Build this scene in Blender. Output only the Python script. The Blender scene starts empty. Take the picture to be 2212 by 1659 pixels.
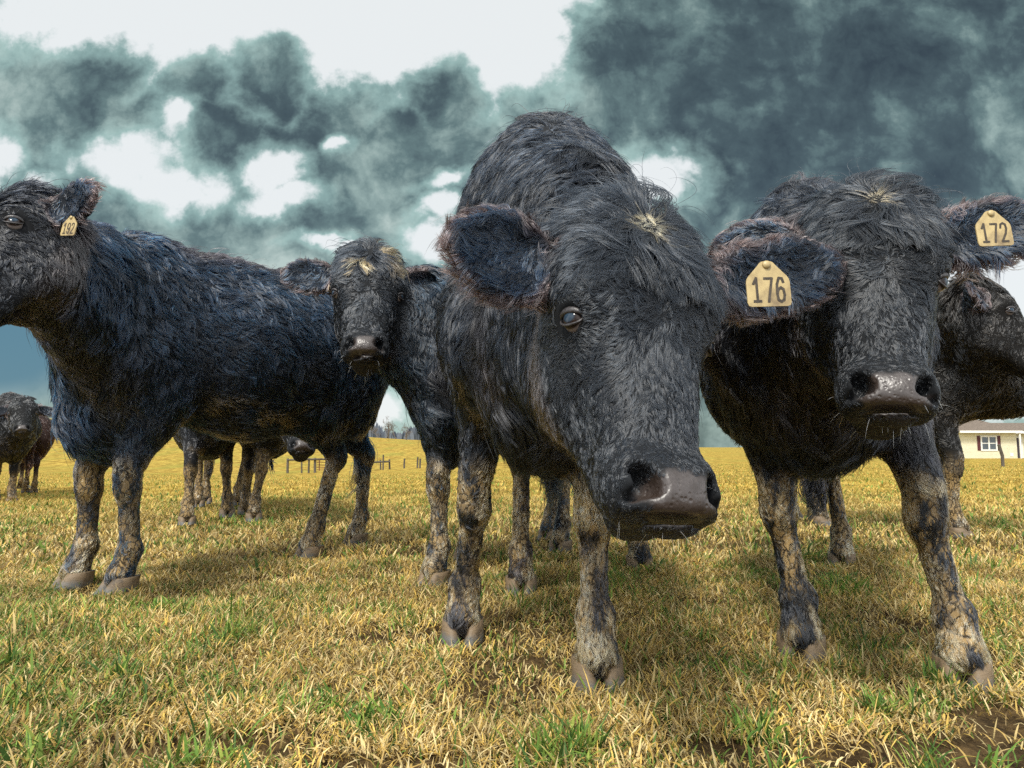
import bpy, math, random
import numpy as np
from mathutils import Vector, Matrix, kdtree

random.seed(7)
scene = bpy.context.scene
COL = scene.collection

# ------------------------------------------------------------------ camera
CAM = np.array((0.0, 0.0, 0.52))
PITCH = math.radians(5.3)
FPX = 1450.0                       # focal length in units of a 2212 px wide frame
cd = bpy.data.cameras.new("camera")
cam = bpy.data.objects.new("camera", cd); COL.objects.link(cam)
cam.location = CAM; cam.rotation_euler = (math.pi / 2 + PITCH, 0, 0)
cd.sensor_width = 36; cd.lens = FPX / 2212 * 36
cd.clip_start = 0.02; cd.clip_end = 5000
scene.camera = cam

def P(px, py, d):
    """world point seen at (px,py) of the 2212x1659 frame, d metres ahead"""
    cx = (px - 1106) / FPX; cy = -(py - 829.5) / FPX
    v = np.array((cx, math.cos(PITCH) - cy * math.sin(PITCH), math.sin(PITCH) + cy * math.cos(PITCH)))
    return CAM + v * (d / v[1])

# ------------------------------------------------------------------ exposure
scene.view_settings.view_transform = 'Standard'
scene.view_settings.look = 'None'
scene.view_settings.exposure = 0.0
scene.view_settings.gamma = 1.0
scene.view_settings.use_curve_mapping = False
scene.cycles.use_denoising = False
scene.cycles.max_bounces = 5
scene.cycles.diffuse_bounces = 2
scene.cycles.glossy_bounces = 2
scene.cycles.transmission_bounces = 3
scene.cycles.transparent_max_bounces = 4

# ------------------------------------------------------------------ node helper
class NG:
    def __init__(self, tree):
        self.t = tree; self.n = tree.nodes; self.l = tree.links
    def node(self, typ, **kw):
        n = self.n.new(typ)
        for k, v in kw.items():
            setattr(n, k, v)
        return n
    def put(self, sock, val):
        if isinstance(val, bpy.types.NodeSocket): self.l.new(val, sock)
        elif val is not None: sock.default_value = val
    def math(self, op, a, b=None, c=None, clamp=False):
        n = self.node('ShaderNodeMath', operation=op, use_clamp=clamp)
        self.put(n.inputs[0], a)
        if b is not None: self.put(n.inputs[1], b)
        if c is not None: self.put(n.inputs[2], c)
        return n.outputs[0]
    def vmath(self, op, a, b=None):
        n = self.node('ShaderNodeVectorMath', operation=op)
        self.put(n.inputs[0], a)
        if b is not None: self.put(n.inputs[1], b)
        return n.outputs['Value'] if op in ('LENGTH', 'DOT_PRODUCT', 'DISTANCE') else n.outputs[0]
    def mix(self, f, a, b):
        n = self.node('ShaderNodeMix', data_type='RGBA')
        self.put(n.inputs[0], f)
        self.put(n.inputs[6], a if isinstance(a, bpy.types.NodeSocket) else (*a, 1))
        self.put(n.inputs[7], b if isinstance(b, bpy.types.NodeSocket) else (*b, 1))
        return n.outputs[2]
    def mapr(self, v, a, b, c=0.0, d=1.0, smooth=True):
        n = self.node('ShaderNodeMapRange', interpolation_type='SMOOTHSTEP' if smooth else 'LINEAR')
        self.put(n.inputs[0], v)
        for i, x in enumerate((a, b, c, d)): n.inputs[i + 1].default_value = x
        return n.outputs[0]
    def noise(self, vec, scale, detail=4, rough=0.55, dist=0.0, col=False):
        n = self.node('ShaderNodeTexNoise')
        if vec is not None: self.put(n.inputs['Vector'], vec)
        n.inputs['Scale'].default_value = scale; n.inputs['Detail'].default_value = detail
        n.inputs['Roughness'].default_value = rough; n.inputs['Distortion'].default_value = dist
        return n.outputs['Color'] if col else n.outputs['Fac']
    def ramp(self, f, stops):
        n = self.node('ShaderNodeValToRGB'); cr = n.color_ramp
        while len(cr.elements) < len(stops): cr.elements.new(0.5)
        for e, (p, c) in zip(cr.elements, stops):
            e.position = p; e.color = (*c, 1)
        self.put(n.inputs[0], f)
        return n.outputs[0]

# ------------------------------------------------------------------ sky and sun
SUN_EL, SUN_AZ = math.radians(52), math.radians(205)     # azimuth clockwise from +Y
def build_world():
    w = bpy.data.worlds.new("World"); scene.world = w; w.use_nodes = True
    g = NG(w.node_tree); g.n.clear()
    out = g.node('ShaderNodeOutputWorld'); bg = g.node('ShaderNodeBackground')
    g.l.new(bg.outputs[0], out.inputs[0])
    sky = g.node('ShaderNodeTexSky', sky_type='NISHITA', sun_disc=False)
    sky.sun_elevation = SUN_EL; sky.sun_rotation = SUN_AZ
    tc = g.node('ShaderNodeTexCoord')
    sep = g.node('ShaderNodeSeparateXYZ'); g.l.new(tc.outputs['Generated'], sep.inputs[0])
    yy = g.math('MAXIMUM', sep.outputs[1], 0.12)
    u = g.math('DIVIDE', sep.outputs[0], yy); v = g.math('DIVIDE', sep.outputs[2], yy)
    comb = g.node('ShaderNodeCombineXYZ'); g.l.new(u, comb.inputs[0]); g.l.new(v, comb.inputs[1])
    # warp so that the cloud edges are ragged
    wn = g.noise(comb.outputs[0], 6.0, 6, 0.55, 0.0, True)
    w2 = g.vmath('SUBTRACT', wn, (0.5, 0.5, 0.5))
    sc = g.node('ShaderNodeVectorMath', operation='SCALE'); g.l.new(w2, sc.inputs[0]); sc.inputs[3].default_value = 0.17
    uvw = g.vmath('ADD', comb.outputs[0], sc.outputs[0])
    holes = [  # bright openings between the clouds: centre and half size in frame units
        (250, 345, 105, 48), (400, 392, 130, 42), (590, 350, 62, 62), (600, 420, 75, 30), (375, 275, 45, 40), (700, 512, 48, 18), (745, 530, 30, 12),
        (975, 400, 45, 20), (1440, 352, 85, 52), (940, 455, 35, 30), (5, 330, 50, 60), (90, 390, 50, 30),
        (2150, 640, 160, 150), (2150, 850, 150, 90), (835, 880, 60, 55), (730, 300, 35, 20), (930, 520, 50, 40),
    ]
    top = [(600, -70, 700, 330), (1060, 60, 165, 165), (1150, 150, 70, 75)]
    mass = [(120, 200, 235, 150), (300, 260, 90, 70), (420, 190, 95, 85), (590, 165, 115, 95), (730, 250, 150, 95), (960, 205, 100, 95), (1080, 280, 170, 90), (560, 330, 700, 130)]
    fields = []
    for grp in (top, mass, holes):
      field = None
      for (px, py, rx, ry) in grp:
        p = P(px, py, 1.0) - CAM
        d = g.vmath('MULTIPLY', g.vmath('SUBTRACT', uvw, (p[0], p[2], 0)), (FPX / rx, FPX / ry, 0))
        # edge in frame units, so that small and large openings have equally sharp rims
        e = g.math('MULTIPLY', g.math('SUBTRACT', 1.0, g.vmath('LENGTH', d)), max(min(rx, ry) / 60.0, .75))
        field = e if field is None else g.math('MAXIMUM', field, e)
      fields.append(field)
    field = g.math('MAXIMUM', g.math('MINIMUM', fields[0], g.math('MULTIPLY', fields[1], -1.0)), fields[2])
    n1 = g.noise(comb.outputs[0], 3.0, 9, 0.58, 0.1)
    n2 = g.noise(comb.outputs[0], 8.0, 10, 0.60, 0.12)
    n5 = g.noise(comb.outputs[0], 26.0, 6, 0.6, 0.2)
    f = g.math('ADD', field, g.math('MULTIPLY', g.math('SUBTRACT', n2, 0.5), 1.5))
    f = g.math('ADD', f, g.math('MULTIPLY', g.math('SUBTRACT', n5, 0.5), 1.1))
    opening = g.mapr(f, -0.16, 0.34)
    halo = g.mapr(f, -1.6, 0.3)
    # cloud body: dark slate to pale teal, bands of it
    body = g.math('ADD', g.math('MULTIPLY', n1, 0.85), g.math('MULTIPLY', n2, 0.62))
    bil = g.math('ABSOLUTE', g.math('SUBTRACT', g.noise(uvw, 7.0, 8, 0.55), 0.5))
    body = g.math('ADD', body, g.math('MULTIPLY', g.math('SUBTRACT', bil, 0.08), 0.9))
    # darker towards the upper right, as a storm bank standing there
    pr = P(1950, 120, 1.0) - CAM
    dd = g.vmath('MULTIPLY', g.vmath('SUBTRACT', uvw, (pr[0], pr[2], 0)), (1.9, 2.6, 0))
    bank = g.mapr(g.vmath('LENGTH', dd), 1.0, 0.0, 0.0, 0.18)
    pl = P(200, 200, 1.0) - CAM
    dl = g.vmath('MULTIPLY', g.vmath('SUBTRACT', uvw, (pl[0], pl[2], 0)), (4.2, 6.5, 0))
    bank2 = g.mapr(g.vmath('LENGTH', dl), 1.0, 0.0, 0.0, 0.10)
    body = g.math('SUBTRACT', g.math('SUBTRACT', body, bank), bank2)
    body = g.math('ADD', body, g.math('MULTIPLY', halo, 0.05))
    body = g.math('ADD', body, g.mapr(v, .38, .20, 0, .07))
    cl = g.ramp(body, [(0.45, (0.028, 0.042, 0.047)), (0.60, (0.060, 0.092, 0.096)), (0.70, (0.120, 0.185, 0.180)), (0.81, (0.27, 0.37, 0.345)), (0.92, (0.46, 0.56, 0.52))])
    rim = g.mix(g.math('MULTIPLY', g.mapr(f, -0.9, 0.15), 0.60), cl, (0.40, 0.61, 0.57))
    col = g.mix(opening, rim, (0.80, 0.83, 0.83))
    # low blue band at the far left horizon
    pb = P(0, 760, 1.0) - CAM
    db = g.vmath('MULTIPLY', g.vmath('SUBTRACT', comb.outputs[0], (pb[0], pb[2], 0)), (5.0, 9.0, 0))
    col = g.mix(g.mapr(g.vmath('LENGTH', db), 1.0, 0.35), col, (0.085, 0.20, 0.27))
    # the half of the sky behind the photographer and overhead: bright broken overcast
    n3 = g.noise(tc.outputs['Generated'], 2.6, 5, 0.55)
    back = g.mix(g.mapr(n3, 0.40, 0.62), (0.55, 0.66, 0.74), (BACK, BACK * 1.0, BACK * 1.0))
    behind = g.mapr(sep.outputs[1], 0.40, 0.12)
    high = g.mapr(v, 0.85, 1.25)
    col = g.mix(g.math('MAXIMUM', behind, high), col, back)
    # a little of the clear-air sky in everything
    skl = g.node('ShaderNodeVectorMath', operation='SCALE'); g.l.new(sky.outputs[0], skl.inputs[0]); skl.inputs[3].default_value = 0.1 * 0.12
    g.l.new(g.vmath('ADD', col, skl.outputs[0]), bg.inputs[0]); bg.inputs[1].default_value = 1.0
    w.cycles.sampling_method = 'MANUAL'; w.cycles.sample_map_resolution = 512
    sd = bpy.data.lights.new("sun", 'SUN'); so = bpy.data.objects.new("sun", sd); COL.objects.link(so)
    sd.energy = SUN_E; sd.angle = math.radians(12); sd.color = (1.0, 0.96, 0.88)
    dirv = Vector((math.sin(SUN_AZ) * math.cos(SUN_EL), math.cos(SUN_AZ) * math.cos(SUN_EL), math.sin(SUN_EL)))
    so.rotation_euler = dirv.to_track_quat('Z', 'Y').to_euler()
    so.location = dirv * 50
BACK = 2.1
SUN_E = 4.4
build_world()

# ------------------------------------------------------------------ numpy helpers
def U(v):
    v = np.asarray(v, float); return v / (np.linalg.norm(v) + 1e-12)
def UN(a):
    return a / (np.linalg.norm(a, axis=1, keepdims=True) + 1e-9)
def sstep(x, a, b):
    t = np.clip((x - a) / (b - a), 0, 1); return t * t * (3 - 2 * t)
def _h(ix, iy, iz, seed):
    n = (ix * 374761393 + iy * 668265263 + iz * 2147483647 + seed * 1274126177) & 0xffffffff
    n = ((n ^ (n >> 13)) * 1274126177) & 0xffffffff
    return ((n ^ (n >> 16)) & 0xffff) / 65535.0
def vnoise(p, scale, seed=0):
    q = p * scale; i = np.floor(q).astype(np.int64); f = q - i; f = f * f * (3 - 2 * f)
    r = 0
    for dx in (0, 1):
        for dy in (0, 1):
            for dz in (0, 1):
                w = (f[:, 0] if dx else 1 - f[:, 0]) * (f[:, 1] if dy else 1 - f[:, 1]) * (f[:, 2] if dz else 1 - f[:, 2])
                r = r + w * _h(i[:, 0] + dx, i[:, 1] + dy, i[:, 2] + dz, seed)
    return r
def fbm(p, scale, oct=3, seed=0):
    r = 0; a = 0.5; t = 0
    for o in range(oct):
        r = r + a * vnoise(p, scale * 2 ** o, seed + o * 17); t += a; a *= 0.5
    return r / t
def vecnoise(p, scale, seed=0, oct=2):
    return np.stack([fbm(p, scale, oct, seed + k * 101) - 0.5 for k in range(3)], 1) * 2

def mesh_obj(name, verts, faces, mat=None, parent=None, smooth=True, attrs=None, loc=None):
    """verts (n,3), faces (m,k) array or list of lists"""
    me = bpy.data.meshes.new(name)
    if isinstance(faces, np.ndarray):
        k = faces.shape[1]; m = len(faces)
        me.vertices.add(len(verts)); me.vertices.foreach_set('co', np.asarray(verts, np.float32).ravel())
        me.loops.add(m * k); me.loops.foreach_set('vertex_index', faces.astype(np.int32).ravel())
        me.polygons.add(m); me.polygons.foreach_set('loop_start', np.arange(0, m * k, k, dtype=np.int32))
        me.update(calc_edges=True)
    else:
        me.from_pydata([tuple(v) for v in verts], [], [list(f) for f in faces]); me.update()
    me.polygons.foreach_set('use_smooth', np.full(len(me.polygons), smooth))
    if mat:
        for mm in (mat if isinstance(mat, (list, tuple)) else [mat]): me.materials.append(mm)
    for an, av in (attrs or {}).items():
        if av.ndim == 1:
            a = me.attributes.new(an, 'FLOAT', 'POINT'); a.data.foreach_set('value', av.astype(np.float32))
        else:
            a = me.attributes.new(an, 'FLOAT_COLOR', 'POINT')
            a.data.foreach_set('color', np.concatenate([av, np.ones((len(av), 1))], 1).astype(np.float32).ravel())
    o = bpy.data.objects.new(name, me); COL.objects.link(o)
    if loc is not None: o.location = loc
    if parent: o.parent = parent
    return o
def tag(o, label=None, cat=None, group=None, kind=None):
    if label: o['label'] = label
    if cat: o['category'] = cat
    if group: o['group'] = group
    if kind: o['kind'] = kind
    return o
class MB:
    """collects boxes, tubes and polygons into one mesh"""
    def __init__(s): s.v = []; s.f = []
    def box(s, a, b, R=None):
        n = len(s.v)
        for z in (a[2], b[2]):
            for (x, y) in ((a[0], a[1]), (b[0], a[1]), (b[0], b[1]), (a[0], b[1])):
                s.v.append(np.array((x, y, z)) if R is None else R @ np.array((x, y, z)))
        for q in ((3, 2, 1, 0), (4, 5, 6, 7), (0, 1, 5, 4), (1, 2, 6, 5), (2, 3, 7, 6), (3, 0, 4, 7)): s.f.append([n + i for i in q])
        return s
    def tube(s, pts, rs, k=7, cap=True):
        n0 = len(s.v); m = len(pts)
        for i in range(m):
            a = pts[max(i - 1, 0)]; b = pts[min(i + 1, m - 1)]
            t = U(np.array(b) - np.array(a)); e = U(np.cross(t, (0.3, 0.2, 1) if abs(t[2]) < 0.9 else (1, 0.2, 0))); g = np.cross(t, e)
            for j in range(k):
                an = 2 * math.pi * j / k
                s.v.append(np.array(pts[i]) + rs[i] * (math.cos(an) * e + math.sin(an) * g))
        for i in range(m - 1):
            for j in range(k):
                s.f.append([n0 + i * k + j, n0 + i * k + (j + 1) % k, n0 + (i + 1) * k + (j + 1) % k, n0 + (i + 1) * k + j])
        if cap:
            s.f.append([n0 + j for j in range(k)][::-1]); s.f.append([n0 + (m - 1) * k + j for j in range(k)])
        return s
    def poly(s, pts):
        n = len(s.v); s.v += [np.array(p, float) for p in pts]; s.f.append(list(range(n, n + len(pts)))); return s
    def build(s, name, mat, parent=None, smooth=False, loc=None):
        return mesh_obj(name, s.v, s.f, mat, parent, smooth, None, loc)
def empty(name, loc=(0, 0, 0)):
    o = bpy.data.objects.new(name, None); COL.objects.link(o); o.location = loc; o.empty_display_size = 0.1
    return o

# ------------------------------------------------------------------ materials
def new_mat(name):
    m = bpy.data.materials.new(name); m.use_nodes = True
    g = NG(m.node_tree); b = g.n['Principled BSDF']
    return m, g, b
def simple(name, col, rough=0.8, var=0.15, scale=8.0, bump=0.0, bscale=40.0, spec=0.3, stretch=(1, 1, 1)):
    m, g, b = new_mat(name)
    tc = g.node('ShaderNodeTexCoord'); vec = g.vmath('MULTIPLY', tc.outputs['Object'], stretch)
    n = g.noise(vec, scale, 5, 0.6)
    c = np.array(col)
    g.put(b.inputs['Base Color'], g.mix(g.mapr(n, 0.3, 0.7), tuple(c * (1 - var)), tuple(np.minimum(c * (1 + var), 1))))
    b.inputs['Roughness'].default_value = rough; b.inputs['Specular IOR Level'].default_value = spec
    if bump:
        bm = g.node('ShaderNodeBump'); bm.inputs['Strength'].default_value = bump; bm.inputs['Distance'].default_value = 0.01
        g.put(bm.inputs['Height'], g.noise(vec, bscale, 4, 0.6)); g.l.new(bm.outputs[0], b.inputs['Normal'])
    return m

def hide_material():
    m, g, b = new_mat('cow_hide')
    mud = g.node('ShaderNodeAttribute', attribute_name='mud').outputs['Fac']
    nose = g.node('ShaderNodeAttribute', attribute_name='nose').outputs['Fac']
    tint = g.node('ShaderNodeAttribute', attribute_name='tint').outputs['Color']
    tc = g.node('ShaderNodeTexCoord')
    co = tc.outputs['Object']
    wob = g.noise(co, 14, 4, 0.6, 0, True)
    wv = g.node('ShaderNodeVectorMath', operation='SCALE'); g.l.new(g.vmath('SUBTRACT', wob, (0.5, 0.5, 0.5)), wv.inputs[0]); wv.inputs[3].default_value = 0.07
    cw = g.vmath('MULTIPLY', g.vmath('ADD', co, wv.outputs[0]), (1, 1, 0.42))
    vo = g.node('ShaderNodeTexVoronoi', feature='DISTANCE_TO_EDGE'); g.put(vo.inputs['Vector'], cw); vo.inputs['Scale'].default_value = 52
    crack = g.mapr(g.math('ADD', vo.outputs['Distance'], g.math('MULTIPLY', g.noise(co, 30, 3, .6), .10)), 0.03, 0.20)
    n1 = g.noise(co, 9, 4, 0.6); n2 = g.noise(g.vmath('MULTIPLY', co, (1, 1, 0.25)), 90, 3, 0.6)
    tan = g.mix(n2, (0.145, 0.092, 0.040), (0.43, 0.295, 0.125))
    tan = g.mix(g.mapr(n1, 0.35, 0.7), tan, (0.10, 0.076, 0.048))
    mudc = g.mix(crack, (0.018, 0.014, 0.010), tan)
    n6 = g.noise(g.vmath('MULTIPLY', co, (1, 1, .4)), 16, 5, .65)
    mudc = g.mix(g.mapr(n6, .56, .65), mudc, (0.020, 0.017, 0.015))
    base = g.mix(mud, tint, mudc)
    nn = g.noise(co, 60, 4, 0.6); nd = g.node('ShaderNodeTexVoronoi'); g.put(nd.inputs['Vector'], co); nd.inputs['Scale'].default_value = 140
    nosec = g.mix(g.mapr(nn, 0.35, 0.65), (0.050, 0.038, 0.033), (0.027, 0.017, 0.012))
    base = g.mix(nose, base, nosec)
    g.put(b.inputs['Base Color'], base)
    g.put(b.inputs['Roughness'], g.mix(nose, (0.85, 0.85, 0.85), g.mix(nn, (0.28, 0.28, 0.28), (0.48, 0.48, 0.48))))
    g.put(b.inputs['Specular IOR Level'], g.math('ADD', g.math('MULTIPLY', nose, .5), .3))
    bm = g.node('ShaderNodeBump'); bm.inputs['Strength'].default_value = 0.9; bm.inputs['Distance'].default_value = 0.004
    hh = g.math('MULTIPLY', crack, mud)
    pb = g.math('MULTIPLY', g.mapr(nd.outputs['Distance'], 0.0, 0.5), g.math('MULTIPLY', nose, 0.22))
    g.put(bm.inputs['Height'], g.math('ADD', g.math('ADD', hh, pb), g.math('MULTIPLY', n2, 0.4)))
    g.l.new(bm.outputs[0], b.inputs['Normal'])
    return m
def hair_material():
    m = bpy.data.materials.new('cow_hair'); m.use_nodes = True; g = NG(m.node_tree); g.n.clear()
    out = g.node('ShaderNodeOutputMaterial')
    b = g.node('ShaderNodeBsdfHairPrincipled', model='CHIANG', parametrization='COLOR')
    at = g.node('ShaderNodeAttribute', attribute_name='tint')
    g.l.new(at.outputs['Color'], b.inputs['Color'])
    b.inputs['Roughness'].default_value = 0.22; b.inputs['Radial Roughness'].default_value = 0.6
    b.inputs['IOR'].default_value = 1.55
    b.inputs['Random Roughness'].default_value = 0.3
    g.l.new(b.outputs[0], out.inputs[0])
    return m
M_HIDE = hide_material(); M_HAIR = hair_material()
def hoof_material():
    m, g, b = new_mat('hoof_horn')
    tc = g.node('ShaderNodeTexCoord'); co = tc.outputs['Object']; sp = g.node('ShaderNodeSeparateXYZ'); g.l.new(co, sp.inputs[0])
    geo = g.node('ShaderNodeNewGeometry'); n = g.noise(geo.outputs['Position'], 38, 5, .65)
    z = g.math('ADD', sp.outputs[2], g.math('MULTIPLY', g.math('SUBTRACT', n, .5), .035))
    c = g.mix(g.mapr(z, .014, .034), (0.095, 0.095, 0.090), (0.17, 0.118, 0.066))
    c = g.mix(g.mapr(n, .50, .66), c, (0.085, 0.06, 0.035))
    g.put(b.inputs['Base Color'], c); b.inputs['Roughness'].default_value = .6
    bm = g.node('ShaderNodeBump'); bm.inputs['Strength'].default_value = .6; bm.inputs['Distance'].default_value = .003
    g.put(bm.inputs['Height'], g.noise(g.vmath('MULTIPLY', co, (1, 1, 6)), 60, 4, .6)); g.l.new(bm.outputs[0], b.inputs['Normal'])
    return m
M_HOOF = hoof_material()
def tag_material():
    m, g, b = new_mat('tag_plastic')
    tc = g.node('ShaderNodeTexCoord'); co = tc.outputs['Object']
    n = g.noise(co, 45, 5, 0.6); n2 = g.noise(co, 12, 4, 0.6)
    c = g.mix(g.mapr(n, 0.35, 0.75), (0.50, 0.385, 0.18), (0.33, 0.24, 0.11))
    c = g.mix(g.mapr(n2, 0.50, 0.72), c, (0.17, 0.12, 0.065))
    g.put(b.inputs['Base Color'], c); b.inputs['Roughness'].default_value = 0.45
    return m
M_TAG = tag_material()
M_INK = simple('tag_ink', (0.060, 0.048, 0.036), 0.6, 0.4, 200)
def eye_material():
    m, g, b = new_mat('eye_ball')
    tc = g.node('ShaderNodeTexCoord'); sep = g.node('ShaderNodeSeparateXYZ'); g.l.new(tc.outputs['Object'], sep.inputs[0])
    # object z axis is the looking direction of the eyeball, radius 1
    r = g.math('SQRT', g.math('ADD', g.math('POWER', sep.outputs[0], 2.0), g.math('POWER', sep.outputs[1], 2.0)))
    iris = g.mix(g.mapr(r, 0.40, 0.62), (0.020, 0.036, 0.055), (0.020, 0.012, 0.009))
    c = g.mix(g.mapr(r, 0.86, 0.96), iris, (0.20, 0.17, 0.16))
    g.put(b.inputs['Base Color'], c); b.inputs['Roughness'].default_value = 0.10
    b.inputs['Specular IOR Level'].default_value = 0.3
    return m
M_EYE = eye_material()
M_LID = simple('eyelid_skin', (0.030, 0.026, 0.026), 0.4, 0.3, 60, 0.3, 90, 0.6)

# ------------------------------------------------------------------ implicit surface modelling
class Field:
    def __init__(s): s.p = []
    def cap(s, a, b, ra, rb, side=(1, 0, 0), k=0.06, reg='body', flow=None, sub=False):
        """tapered elliptic capsule; ra/rb = (radius along side, radius across it)"""
        a = np.array(a, float); b = np.array(b, float); ax = b - a; Ln = np.linalg.norm(ax) + 1e-9; ax = ax / Ln
        ra = ra if isinstance(ra, tuple) else (ra, ra); rb = rb if isinstance(rb, tuple) else (rb, rb)
        sd = np.array(side, float); sd = U(sd - ax * sd.dot(ax)); up = np.cross(ax, sd)
        s.p.append(dict(t='c', a=a, ax=ax, L=Ln, ra=ra, rb=rb, sd=sd, up=up, k=k, reg=reg, sub=sub,
                        flow=U(flow if flow is not None else ax), lo=np.minimum(a, b) - max(ra + rb), hi=np.maximum(a, b) + max(ra + rb)))
    def ell(s, c, r, X=(1, 0, 0), Y=(0, 1, 0), k=0.05, reg='body', flow=(0, 0, -1), sub=False):
        X = U(X); Y = np.array(Y, float); Y = U(Y - X * X.dot(Y)); Z = np.cross(X, Y); c = np.array(c, float)
        s.p.append(dict(t='e', c=c, r=np.array(r, float), B=np.stack([X, Y, Z]), k=k, reg=reg, sub=sub, flow=U(flow), lo=c - max(r), hi=c + max(r)))
    def dist1(s, p, X):
        if p['t'] == 'c':
            q = X - p['a']; u = q @ p['ax']; t = np.clip(u / p['L'], 0, 1)
            r1 = p['ra'][0] + (p['rb'][0] - p['ra'][0]) * t; r2 = p['ra'][1] + (p['rb'][1] - p['ra'][1]) * t
            du = (u - t * p['L']); m = np.minimum(r1, r2)
            k = np.sqrt((q @ p['sd'] / r1) ** 2 + (q @ p['up'] / r2) ** 2 + (du / m) ** 2)
            return (k - 1) * m
        q = (X - p['c']) @ p['B'].T; k0 = np.linalg.norm(q / p['r'], axis=1); k1 = np.linalg.norm(q / p['r'] ** 2, axis=1) + 1e-9
        d = k0 * (k0 - 1) / k1
        return np.maximum(d, -p['r'].min())
    def eval(s, X):
        d = np.full(len(X), 0.15)
        for p in s.p:
            mg = p['k'] + 0.12
            m = np.all((X > p['lo'] - mg) & (X < p['hi'] + mg), axis=1)
            if not m.any(): continue
            e = s.dist1(p, X[m]); k = p['k']; dm = d[m]
            if p['sub']:
                e = -e; h = np.clip(0.5 + 0.5 * (e - dm) / k, 0, 1)       # smooth max
                d[m] = dm * (1 - h) + e * h + k * h * (1 - h)
            else:
                h = np.clip(0.5 + 0.5 * (dm - e) / k, 0, 1)
                d[m] = dm * (1 - h) + e * h - k * h * (1 - h)
        return d
    def attributes(s, X):
        """blended flow direction and region weights at surface points"""
        fl = np.zeros((len(X), 3)); W = np.zeros(len(X)) + 1e-6; regs = {}
        for p in s.p:
            if p['sub']: continue
            m = np.all((X > p['lo'] - 0.15) & (X < p['hi'] + 0.15), axis=1)
            if not m.any(): continue
            w = np.exp(-np.abs(s.dist1(p, X[m])) / 0.022)
            fl[m] += w[:, None] * p['flow']; W[m] += w
            r = regs.setdefault(p['reg'], np.zeros(len(X))); r[m] += w
        for r in regs: regs[r] = regs[r] / W
        return fl, regs
    def mesh(s, h):
        lo = np.min([p['lo'] for p in s.p if not p['sub']], 0) - 4 * h; hi = np.max([p['hi'] for p in s.p if not p['sub']], 0) + 4 * h
        C = 4; hc = C * h
        nc = np.ceil((hi - lo) / hc).astype(int) + 2
        gx = [lo[i] + hc * np.arange(nc[i]) for i in range(3)]
        G = np.stack(np.meshgrid(*gx, indexing='ij'), -1).reshape(-1, 3)
        D = s.eval(G).reshape(nc)
        near = np.abs(D) < 1.5 * hc
        act = np.zeros(nc - 1, bool)
        for dx in (0, 1):
            for dy in (0, 1):
                for dz in (0, 1):
                    act |= near[dx:nc[0] - 1 + dx, dy:nc[1] - 1 + dy, dz:nc[2] - 1 + dz]
        nf = (nc - 1) * C + 1
        F = np.repeat(np.repeat(np.repeat(D[:-1, :-1, :-1], C, 0), C, 1), C, 2).astype(np.float32)
        F = np.pad(F, ((0, 1),) * 3, mode='edge')
        b = np.argwhere(act) * C
        o = np.stack(np.meshgrid(*[np.arange(C + 1)] * 3, indexing='ij'), -1).reshape(-1, 3)
        idx = (b[:, None, :] + o[None]).reshape(-1, 3)
        lin = np.unique(np.ravel_multi_index(idx.T, tuple(nf)))
        ijk = np.stack(np.unravel_index(lin, tuple(nf)), 1)
        F.ravel()[lin] = s.eval(lo + ijk * h)
        return surface_nets(F, lo, h)
def surface_nets(F, lo, h):
    S = F < 0; n = np.array(F.shape)
    c0 = S[:-1, :-1, :-1]; anyd = np.zeros(n - 1, bool)
    for dx in (0, 1):
        for dy in (0, 1):
            for dz in (0, 1):
                anyd |= S[dx:n[0] - 1 + dx, dy:n[1] - 1 + dy, dz:n[2] - 1 + dz] != c0
    cells = np.argwhere(anyd); vid = np.full(n - 1, -1, np.int64); vid[tuple(cells.T)] = np.arange(len(cells))
    acc = np.zeros((len(cells), 3)); cnt = np.zeros(len(cells))
    corner = [(a, b, c) for a in (0, 1) for b in (0, 1) for c in (0, 1)]
    vals = {c: F[cells[:, 0] + c[0], cells[:, 1] + c[1], cells[:, 2] + c[2]] for c in corner}
    for a in corner:
        for ax in range(3):
            if a[ax]: continue
            b = tuple(1 if i == ax else a[i] for i in range(3))
            va, vb = vals[a], vals[b]; m = (va < 0) != (vb < 0)
            t = va[m] / (va[m] - vb[m]); pt = np.zeros((m.sum(), 3)) + a; pt[:, ax] = t
            acc[m] += pt; cnt[m] += 1
    V = lo + (cells + acc / cnt[:, None]) * h
    Q = []
    for ax in range(3):
        sl0 = [slice(None)] * 3; sl1 = [slice(None)] * 3; sl0[ax] = slice(0, -1); sl1[ax] = slice(1, None)
        e = np.argwhere(S[tuple(sl0)] != S[tuple(sl1)])
        u, v = (ax + 1) % 3, (ax + 2) % 3
        ok = (e[:, u] > 0) & (e[:, v] > 0) & (e[:, u] < n[u] - 1) & (e[:, v] < n[v] - 1); e = e[ok]
        def cell(du, dv):
            q = e.copy(); q[:, u] -= du; q[:, v] -= dv; return vid[tuple(q.T)]
        quad = np.stack([cell(1, 1), cell(0, 1), cell(0, 0), cell(1, 0)], 1)
        flip = ~S[tuple(e.T)]
        quad[flip] = quad[flip][:, ::-1]
        Q.append(quad)
    return V, np.concatenate(Q)

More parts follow.
